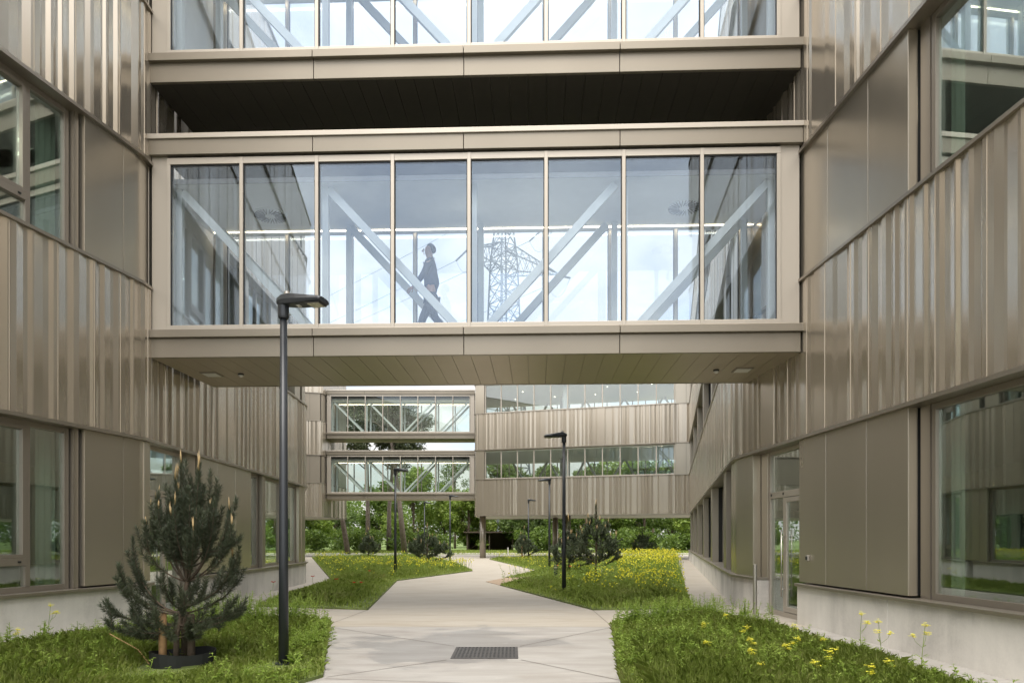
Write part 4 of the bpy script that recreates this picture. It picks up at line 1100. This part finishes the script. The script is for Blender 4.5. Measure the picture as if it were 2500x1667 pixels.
skin_mesh('trousers', [(0, 0, .93, .145, .12), (0, .09, .84, .10), (-.17, .09, .50, .072), (-.235, .09, .10, .055), (0, -.09, .84, .10), (.06, -.09, .49, .072), (.29, -.09, .19, .055)], [(0, 1), (1, 2), (2, 3), (0, 4), (4, 5), (5, 6)], trou, pe)
skin_mesh('shoe', [(-.24, .09, .06, .048), (-.33, .09, .045, .045), (-.44, .09, .035, .034)], [(0, 1), (1, 2)], shoem, pe)
skin_mesh('shoe', [(.28, -.09, .14, .046), (.22, -.09, .07, .045), (.13, -.09, .038, .034)], [(0, 1), (1, 2)], shoem, pe)
skin_mesh('hair', [(.03, 0, 1.60, .05), (.025, 0, 1.67, .088, .085), (-.02, 0, 1.725, .082, .08), (-.08, 0, 1.735, .04)], [(0, 1), (1, 2), (2, 3)], hairm, pe)
f_ = MB(); f_.tube([(-.125, 0, 1.685), (-.155, 0, 1.645), (-.13, 0, 1.635)], [.010, .016, .012], 8); f_.build('nose', skinm, pe, smooth=True)
for s_ in (-1, 1):
    f_ = MB(); f_.tube([(-.122, s_*.033, 1.675), (-.128, s_*.033, 1.675)], [.012, .006], 8); f_.build('eye', M['dark'], pe)
    f_ = MB(); f_.tube([(-.03, s_*.085, 1.63), (-.022, s_*.094, 1.66), (-.03, s_*.088, 1.69)], [.01, .018, .01], 6); f_.build('ear', skinm, pe, smooth=True)
f_ = MB(); f_.tube([(-.122, -.022, 1.602), (-.13, 0, 1.60), (-.122, .022, 1.602)], .007, 6); f_.build('mouth', plain('lips', (.28, .11, .09), .5), pe)
pe.location = (-1.42, 12.25, 4.715); pe.scale = (1.02, 1.02, 1.02)

# ================================================================== MEADOWS AND FLOWERS
def inpoly(P, poly):
    x, y = P[:, 0], P[:, 1]; c = np.zeros(len(P), bool); n = len(poly)
    for i in range(n):
        (x0, y0), (x1, y1) = poly[i], poly[(i+1) % n]
        c ^= ((y0 > y) != (y1 > y)) & (x < (x1-x0)*(y-y0)/(y1-y0+1e-12)+x0)
    return c
def edge_dist(P, poly):
    d = np.full(len(P), 1e9); n = len(poly)
    for i in range(n):
        a = np.array(poly[i]); b = np.array(poly[(i+1) % n]); t = np.clip(((P-a)@(b-a))/((b-a)@(b-a)), 0, 1)[:, None]
        d = np.minimum(d, np.linalg.norm(P-(a+t*(b-a)), axis=1))
    return d
def fbm(P, s, seed):
    g = np.random.default_rng(seed); v = np.zeros(len(P))
    for k in range(9):
        a = g.normal(size=2); a *= s*(1+k*.35)/np.linalg.norm(a); v += np.sin(P@a+g.uniform(0, 6.3))/(1+k*.25)
    return v/3.2
gen = np.random.default_rng(12)
def scatter(poly, n, ymin=-1e9, ymax=1e9, seed=None):
    a = np.array(poly); lo, hi = a.min(0), a.max(0); lo[1] = max(lo[1], ymin); hi[1] = min(hi[1], ymax); out = []; got = 0
    while got < n:
        P = gen.uniform(lo, hi, (n*2, 2)); P = P[inpoly(P, poly)]; out.append(P); got += len(P)
        if len(P) == 0: break
    return np.concatenate(out)[:n]
def blades(name, P, h, w, mat, lean=.5, z=.03, parent=None, kind=True):
    n = len(P); h = np.broadcast_to(h, (n,))[:, None]; w = np.broadcast_to(w, (n,))[:, None]
    a = gen.uniform(0, 2*np.pi, n); d = np.stack([np.cos(a), np.sin(a), np.zeros(n)], 1); s = np.stack([-np.sin(a), np.cos(a), np.zeros(n)], 1)
    b = np.concatenate([P, np.full((n, 1), z)], 1); k = (gen.random((n, 1))**1.2)*lean
    m = b+d*h*k*.32+np.array([0, 0, .58])*h; t = b+d*h*k+np.array([0, 0, 1.])*h*(1-.35*k)
    V = np.stack([b-s*w*.5, b+s*w*.5, m+s*w*.42, t, m-s*w*.42], 1).reshape(-1, 3)
    return fast_mesh(name, V, np.arange(n*5), np.full(n, 5), mat, parent)
dens = dict(front_left=(48000, 4.4), front_right=(48000, 4.4), mid_left=(60000, 12), mid_right=(52000, 12), back_right=(36000, 20))
labs = dict(front_left='long meadow grass round the young staked pine', front_right='long meadow grass in the front right bed', mid_left='meadow grass in the left bed along the path',
            mid_right='meadow grass in the right bed beside the long wall', back_right='meadow grass in the bed behind the sandy path')
for k, poly in BEDS.items():
    n, y0 = dens[k]
    P = scatter(poly, n, y0 if k.startswith('front') else -99)
    # denser where the camera is close
    if not k.startswith('front'):
        keep = gen.random(len(P)) < np.clip((26/np.maximum(P[:, 1], 1))**.8, .3, 1); P = P[keep]
    P = P[np.hypot(P[:, 0]-PX-.05, P[:, 1]-PY+.08) > .36]; P = P[(np.hypot(P[:, 0]+2.40, P[:, 1]-7.30) > .16) | (gen.random(len(P)) < .25)]
    e = edge_dist(P, poly); t = np.clip(fbm(P, 1.1, 3)*.5+.5, 0, 1)
    near = k.startswith('front')
    h = (.05+.15*t+.05*gen.random(len(P)))*(np.clip(e/.3, .6, 1) if near else np.clip(e/.5, .35, 1)*1.25)
    h *= gen.uniform(.6, 1.25, len(P))
    h *= np.clip(np.hypot(P[:, 0]+2.40, (P[:, 1]-7.0)*.8)/.55, .22, 1)*np.clip((np.hypot(P[:, 0]+3.47, (P[:, 1]-6.9)*.8)-.15)/.6, .22, 1)
    w = (.0045+.0022*gen.random(len(P))) if near else .007+.0006*P[:, 1]
    tag(blades('meadow_grass', P, h, w, M['grass'], .85), labs[k], 'grass', kind='stuff')
P = gen.uniform([-60, 50], [40, 74], (30000, 2)); P = P[(P[:, 1] > 54) & ((P[:, 1] < 62.3) | (P[:, 1] > 68.5))]
P = P[~((P[:, 0] > -40) & (P[:, 0] < 40) & (P[:, 1] < 61.5))]
P = np.concatenate([P, gen.uniform([-26, 66.5], [20, 73], (9000, 2))])
tag(blades('verge_grass', P, .14+.2*gen.random(len(P)), .05, M['grass'], .7, -.02), 'rough grass verge in front of the far trees', 'grass', kind='stuff')

def weeds(P, h, seed, leaf=.06, per=15):
    """upright stems carrying narrow leaves"""
    g = np.random.default_rng(seed); n = len(P); h = np.broadcast_to(h, (n,))
    V, F, T = [], [], []
    c = 0
    for (x, y), hh in zip(P, h):
        lx_, ly_ = g.normal(0, .12, 2)*hh
        pts = [np.array([x+lx_*t*t, y+ly_*t*t, .03+hh*t]) for t in np.linspace(0, 1, 4)]
        w = .0028
        for a, b in zip(pts, pts[1:]):
            V += [a+[-w, 0, 0], a+[w, 0, 0], b+[w*.8, 0, 0], b+[-w*.8, 0, 0]]; F += [c, c+1, c+2, c+3]; T.append(4); c += 4
        for k in range(per):
            t = (k+1.2)/(per+.6); p = np.array([x+lx_*t*t, y+ly_*t*t, .03+hh*t]); a = g.uniform(0, 6.28); l = leaf*g.uniform(.7, 1.5)*(1.35-.8*t)
            d = np.array([math.cos(a), math.sin(a), g.uniform(.0, .9)]); d /= np.linalg.norm(d); s = np.array([-math.sin(a), math.cos(a), 0])*l*.19
            m = p+d*l*.5; e = p+d*l-np.array([0, 0, l*.25])
            V += [p, m+s, e, m-s]; F += [c, c+1, c+2, c+3]; T.append(4); c += 4
    return np.array(V), np.array(F), np.array(T)
def band(a, b, n, spread):
    a, b = np.array(a), np.array(b); t = gen.random((n, 1)); return a+(b-a)*t+gen.normal(0, spread, (n, 2))
Pw = np.concatenate([band((-4.6, 11.15), (-3.1, 10.85), 170, .13), band((-5.3, 11.2), (-4.5, 11.1), 70, .12), band((-2.35, 7.6), (-2.8, 10.2), 60, .1), scatter(BEDS['front_left'], 700, 6.0)])
hw_ = np.concatenate([gen.uniform(.22, .5, 240), gen.uniform(.10, .26, 760)]); ok = (np.hypot(Pw[:, 0]+2.4, Pw[:, 1]-7.0) > .42) & (np.hypot(Pw[:, 0]+3.47, Pw[:, 1]-6.9) > .6)
V, F, T = weeds(Pw[ok], hw_[ok], 3)
tag(fast_mesh('tall_weeds', V, F, T, M['weed']), 'leafy upright weeds along the back of the front left bed', 'weeds', kind='stuff')
Pw = np.concatenate([band((1.75, 10.6), (3.25, 11.8), 210, .12), band((3.3, 11.7), (3.7, 10.0), 60, .08), scatter(BEDS['front_right'], 600, 5.6)])
V, F, T = weeds(Pw, np.concatenate([gen.uniform(.16, .42, 270), gen.uniform(.08, .22, 600)]), 4)
tag(fast_mesh('tall_weeds', V, F, T, M['weed']), 'leafy upright weeds along the back of the front right bed', 'weeds', kind='stuff')

def flower_mass(name, label, pts, h, size, seed, mat='yellow', heads=3):
    g = np.random.default_rng(seed); n = len(pts); V, F, T = [], [], []; c = 0
    W, G, U = [], [], []; e = 0
    for (x, y), hh in zip(pts, np.broadcast_to(h, (n,))):
        dx, dy = g.normal(0, .09, 2)*hh*1.5; tp = np.array([x+dx, y+dy, .03+hh]); w = .003+.00012*y
        W += [[x-w, y, .03], [x+w, y, .03], tp+[w*.6, 0, 0], tp-[w*.6, 0, 0]]; G += [e, e+1, e+2, e+3]; U.append(4); e += 4
        for k in range(heads):
            p = tp+g.normal(0, .035, 3)*[1.3, 1.3, 1]*(size/.03)**.5
            for q in range(3):
                a = g.normal(size=3); a /= np.linalg.norm(a); b = np.cross(a, g.normal(size=3)); b /= np.linalg.norm(b); s = size*g.uniform(.5, .9)
                V += [p-a*s, p+b*s, p+a*s, p-b*s]; F += [c, c+1, c+2, c+3]; T.append(4); c += 4
    ob = fast_mesh(name, np.array(V), np.array(F), np.array(T), M[mat])
    sm = fast_mesh('stems', np.array(W), np.array(G), np.array(U), M['weed'], ob)
    return tag(ob, label, 'wildflowers', kind='stuff')
P = scatter(BEDS['mid_right'], 6000); d = fbm(P, .5, 8)
along = P[:, 0]-(1.274+.2256*P[:, 1]-2.6)     # towards the wall side
P = P[(P[:, 1] > 15.5) & (gen.random(len(P)) < np.clip((P[:, 1]-15)/10, 0, 1)*np.clip(-.15+.8*d+.9*np.clip((along+1.8)/1.6, -1, 1), .015, 1))][:950]
flower_mass('yellow_wildflowers', 'dense yellow wildflowers in the right bed beside the long wall', P, gen.uniform(.25, .62, len(P))*np.clip((P[:, 1]-10)/14, .5, 1.25), .034, 1)
P = scatter(BEDS['mid_left'], 6000, 15, 50); d = fbm(P, .45, 9)
P = P[gen.random(len(P)) < np.clip((P[:, 1]-19)/9, 0, 1)*np.clip(-.12+1.0*d, .012, 1)*np.clip((46-P[:, 1])/8, 0, 1)][:700]
flower_mass('yellow_wildflowers', 'yellow wildflowers scattered through the left bed along the path', P, gen.uniform(.22, .52, len(P)), .031, 2)
P = scatter(BEDS['back_right'], 600); flower_mass('yellow_wildflowers', 'sparse yellow wildflowers in the bed behind the sandy path', P[:260], gen.uniform(.2, .45, 260), .026, 3)
P = scatter(BEDS['mid_right'], 500, 17); V, F, T = weeds(P, gen.uniform(.3, .65, len(P)), 14, .10, 10)
tag(fast_mesh('tall_weeds', V, F, T, M['weed']), 'leafy stems among the yellow flowers of the right bed', 'weeds', kind='stuff')
P = scatter(BEDS['mid_left'], 420, 22); V, F, T = weeds(P, gen.uniform(.2, .5, len(P)), 15, .10, 9)
tag(fast_mesh('tall_weeds', V, F, T, M['weed']), 'leafy stems among the yellow flowers of the left bed', 'weeds', kind='stuff')

def mustard(h, seed, nfl):
    r = random.Random(seed); t = thing('mustard_plant', '', 'wildflower'); s = MB()
    top = Vector((r.uniform(-.05, .05), r.uniform(-.04, .04), h)); s.tube([(0, 0, 0), top*.5+Vector((.012, 0, 0)), top], [.0035, .003, .002], 5)
    ends = [top]
    for k in range(nfl-1):
        a = r.uniform(0, 6.3); z = h*r.uniform(.45, .7); b = top*(z/h); e = b+Vector((math.cos(a)*.09, math.sin(a)*.09, h*.25)); s.tube([b, (b+e)/2+Vector((math.cos(a)*.02, math.sin(a)*.02, 0)), e], [.002, .002, .0015], 4); ends.append(e)
    for e in ends:
        f = MB()
        for k in range(14):
            p = e+Vector((r.gauss(0, .018), r.gauss(0, .018), r.gauss(0, .012)))
            for q in range(4):
                a = math.pi*q/2+k; d = Vector((math.cos(a), math.sin(a), .25)); w = Vector((-math.sin(a), math.cos(a), 0))*.009; L = .019
                i = [f.p(*x) for x in (p, p+d*L*.6+w, p+d*L, p+d*L*.6-w)]; f.f.append(i)
        f.build('flower_head', M['yellow'], t, recalc=False)
    s.build('stem', M['weed'], t)
    l = MB()
    for k in range(8):
        a = r.uniform(0, 6.3); z = h*r.uniform(.05, .6); b = top*(z/h); d = Vector((math.cos(a), math.sin(a), .5)); w = Vector((-math.sin(a), math.cos(a), 0))*.012; L = .085*(1.2-z/h)
        i = [l.p(*x) for x in (b, b+d*L*.55+w, b+d*L, b+d*L*.55-w)]; l.f.append(i)
    l.build('leaf', M['weed'], t, recalc=False)
    return t
m1, m2 = mustard(.46, 1, 3), mustard(.20, 2, 2)
u1 = u2 = False
for (x, y, k, lab) in ((3.98, 7.95, 1, 'tall yellow mustard plant near the plinth joint of the right building'), (3.80, 7.15, 1, 'yellow mustard plant at the grass edge below the right hand window'), (4.02, 6.85, 1, 'yellow mustard plant nearest the bottom right corner'),
                       (3.62, 9.0, 2, 'yellow flower by the grass edge facing the blank panels'), (-5.95, 8.95, 1, 'thin yellow mustard plant in the grass before the left plinth'), (-6.03, 8.55, 2, 'low yellow flower at the far left grass edge'), (3.1, 10.2, 2, 'yellow flower rising from the back of the front right grass'), (-4.95, 9.9, 2, 'yellow flower just left of the young pine')):
    if k == 1: o = m1 if not u1 else copy_tree(m1); u1 = True
    else: o = m2 if not u2 else copy_tree(m2); u2 = True
    o.location = (x, y, .03); o.rotation_euler.z = rnd.uniform(0, 6); tag(o, lab, 'wildflower', 'single yellow mustard plants')
for x, y in ((2.7, 8.0), (3.0, 7.7), (3.3, 7.9), (2.5, 7.3), (3.2, 7.0), (3.45, 7.35), (2.85, 6.7), (3.55, 6.7), (2.2, 7.9), (3.05, 8.9), (2.6, 9.4), (3.3, 6.4), (2.4, 6.6), (3.6, 8.1)):
    o = copy_tree(m2); o.location = (x, y, .0); o.rotation_euler.z = rnd.uniform(0, 6); o.scale = (1.0, 1.0, rnd.uniform(.8, 1.15))
    tag(o, 'low yellow flower scattered in the front right grass', 'wildflower', 'low yellow flowers in the front right grass')

def poppy():
    t = thing('poppy', '', 'wildflower'); MB().tube([(0, 0, 0), (.02, 0, .2), (.01, 0, .36)], .003, 5).build('stem', M['weed'], t)
    f = MB()
    for q in range(4):
        a = q*math.pi/2; d = Vector((math.cos(a), math.sin(a), .5)); w = Vector((-math.sin(a), math.cos(a), 0))*.032; p = Vector((.01, 0, .36))
        f.f.append([f.p(*x) for x in (p, p+d*.03+w, p+d*.055+w*.6, p+d*.055-w*.6, p+d*.03-w)])
    f.build('petals', M['red'], t, recalc=False); return t
p0 = poppy(); first = True
for x, y, lab in ((-5.2, 15.2, 'red poppy leaning over the walk by the left plinth'), (-5.0, 17.5, 'red poppy at the left edge of the left bed'), (-3.4, 15.0, 'red poppy in the short grass near the left bed corner'),
                  (-3.25, 15.05, 'second red poppy in the pair near the left bed corner'), (-4.1, 16.3, 'red poppy alone in the middle of the left bed'), (-4.2, 20.5, 'red poppy below the yellow flowers of the left bed'), (2.0, 23.9, 'red poppy left of the bushy shoot-topped pine'), (1.6, 24.6, 'red poppy behind the small bollard light')):
    o = p0 if first else copy_tree(p0); first = False; o.location = (x, y, .03); o.rotation_euler.z = rnd.uniform(0, 6); tag(o, lab, 'wildflower', 'red poppies')

def weed_plant(label, x, y, h, seed):
    r = random.Random(seed); t = thing('weed_plant', label, 'weed', (x, y, .03)); s = MB(); l = MB()
    for st_ in range(3):
        tx, ty = r.uniform(-.06, .06), r.uniform(-.06, .06); hh = h*r.uniform(.7, 1); s.tube([(x, y, .03), (x+tx*.5, y+ty*.5, .03+hh*.6), (x+tx, y+ty, .03+hh)], [.005, .004, .002], 5)
        for k in range(11):
            f = .12+.85*k/11; a = r.uniform(0, 6.3); b = Vector((x+tx*f, y+ty*f, .03+hh*f)); d = Vector((math.cos(a), math.sin(a), r.uniform(.1, .9))); L = .12*(1.25-f); w = Vector((-math.sin(a), math.cos(a), 0))*L*.2
            l.f.append([l.p(*q) for q in (b, b+d*L*.4+w, b+d*L*.95-Vector((0, 0, L*.2)), b+d*L*.4-w)])
    s.build('stem', M['weed'], t); l.build('leaf', M['weed'], t, recalc=False); return t
weed_plant('leafy green weed at the far left edge of the grass', -5.83, 8.1, .36, 1)
weed_plant('thin leafy weed between the far left weed and the first yellow flower', -5.9, 8.75, .34, 2)
weed_plant('broad leaved weed growing at the foot of the near lamp', -2.28, 7.28, .16, 3)
weed_plant('spiky green weed at the path edge under the tall mustard plant', 3.95, 7.75, .18, 4)
weed_plant('branching weed against the walk in front of the right door', 3.65, 10.9, .42, 5)

# ================================================================== LIGHT, SKY, CAMERA
SUN_EL, SUN_AZ = R(64), R(200)        # azimuth measured clockwise from +Y
w = bpy.data.worlds.new('World'); S.world = w; w.use_nodes = True
nt = w.node_tree; bg = nt.nodes['Background']
sky = N(nt, 'ShaderNodeTexSky', sky_type='NISHITA'); sky.sun_disc = False; sky.sun_elevation = SUN_EL; sky.sun_rotation = SUN_AZ; sky.air_density = 1.0; sky.dust_density = 1.5
tc = N(nt, 'ShaderNodeTexCoord'); sx = N(nt, 'ShaderNodeSeparateXYZ'); nt.links.new(tc.outputs['Generated'], sx.inputs[0])
ad = N(nt, 'ShaderNodeMath', operation='ADD'); ad.inputs[1].default_value = .22; ab = N(nt, 'ShaderNodeMath', operation='ABSOLUTE')
nt.links.new(sx.outputs['Z'], ab.inputs[0]); nt.links.new(ab.outputs[0], ad.inputs[0])
dx = N(nt, 'ShaderNodeMath', operation='DIVIDE'); dy = N(nt, 'ShaderNodeMath', operation='DIVIDE')
nt.links.new(sx.outputs['X'], dx.inputs[0]); nt.links.new(ad.outputs[0], dx.inputs[1]); nt.links.new(sx.outputs['Y'], dy.inputs[0]); nt.links.new(ad.outputs[0], dy.inputs[1])
cb = N(nt, 'ShaderNodeCombineXYZ'); nt.links.new(dx.outputs[0], cb.inputs['X']); nt.links.new(dy.outputs[0], cb.inputs['Y'])
nf = noise(nt, 2.1, 8, .58, cb.outputs[0], .3)
nf2 = noise(nt, .8, 4, .5, cb.outputs[0], .2)
mm = N(nt, 'ShaderNodeMath', operation='MULTIPLY_ADD'); mm.inputs[1].default_value = .6; nt.links.new(nf2, mm.inputs[0])
hf = N(nt, 'ShaderNodeMath', operation='MULTIPLY'); hf.inputs[1].default_value = .6; nt.links.new(nf, hf.inputs[0]); nt.links.new(hf.outputs[0], mm.inputs[2])
cm = ramp(nt, mm.outputs[0], [(.46, (.45, .45, .45)), (.60, (.95, .95, .95))])
cs = ramp(nt, nf, [(.35, (8.0, 8.2, 8.5)), (.6, (10.9, 10.8, 10.6))])
fy = N(nt, 'ShaderNodeMapRange'); fy.inputs['From Min'].default_value = -.2; fy.inputs['From Max'].default_value = .8; fy.inputs['To Min'].default_value = .80; fy.inputs['To Max'].default_value = .42
nt.links.new(sx.outputs['Y'], fy.inputs['Value'])
zm = N(nt, 'ShaderNodeMath', operation='MULTIPLY_ADD'); zm.inputs[1].default_value = .95; zm.inputs[2].default_value = .74
nt.links.new(ab.outputs[0], zm.inputs[0])
fz = N(nt, 'ShaderNodeMath', operation='MULTIPLY'); nt.links.new(fy.outputs[0], fz.inputs[0]); nt.links.new(zm.outputs[0], fz.inputs[1]); fy = fz
cs2 = N(nt, 'ShaderNodeVectorMath', operation='SCALE'); nt.links.new(cs, cs2.inputs[0]); nt.links.new(fy.outputs[0], cs2.inputs['Scale']); cs = cs2.outputs[0]
mx = N(nt, 'ShaderNodeMixRGB'); nt.links.new(cm, mx.inputs['Fac']); nt.links.new(sky.outputs[0], mx.inputs['Color1']); nt.links.new(cs, mx.inputs['Color2'])
nt.links.new(mx.outputs[0], bg.inputs['Color']); bg.inputs['Strength'].default_value = .10
sl = bpy.data.lights.new('sun', 'SUN'); sl.energy = 1.0; sl.angle = R(35); sl.color = (1, .95, .87)
so = bpy.data.objects.new('sun', sl); C.objects.link(so)
sd = Vector((math.sin(SUN_AZ)*math.cos(SUN_EL), math.cos(SUN_AZ)*math.cos(SUN_EL), math.sin(SUN_EL)))
so.rotation_euler = (-sd).to_track_quat('-Z', 'Y').to_euler(); so.location = (0, 0, 40)

cam = bpy.data.cameras.new('camera'); co = bpy.data.objects.new('camera', cam); C.objects.link(co); S.camera = co
cam.sensor_width = 36; cam.lens = 36*1600/2352; cam.shift_y = (1237-784)/2352; cam.clip_end = 3000; cam.clip_start = .05
co.location = (0, 0, EYE); co.rotation_euler = (R(90), 0, 0)

S.view_settings.view_transform = 'Standard'; S.view_settings.look = 'None'; S.view_settings.exposure = 1.50; S.view_settings.gamma = 1
S.view_settings.use_white_balance = True; S.view_settings.white_balance_temperature = 6720; S.view_settings.white_balance_tint = 10
S.cycles.use_denoising = True
S.cycles.max_bounces = 10; S.cycles.glossy_bounces = 6; S.cycles.transparent_max_bounces = 40; S.cycles.diffuse_bounces = 4
S.cycles.caustics_reflective = False; S.cycles.caustics_refractive = False; S.cycles.sample_clamp_indirect = 6
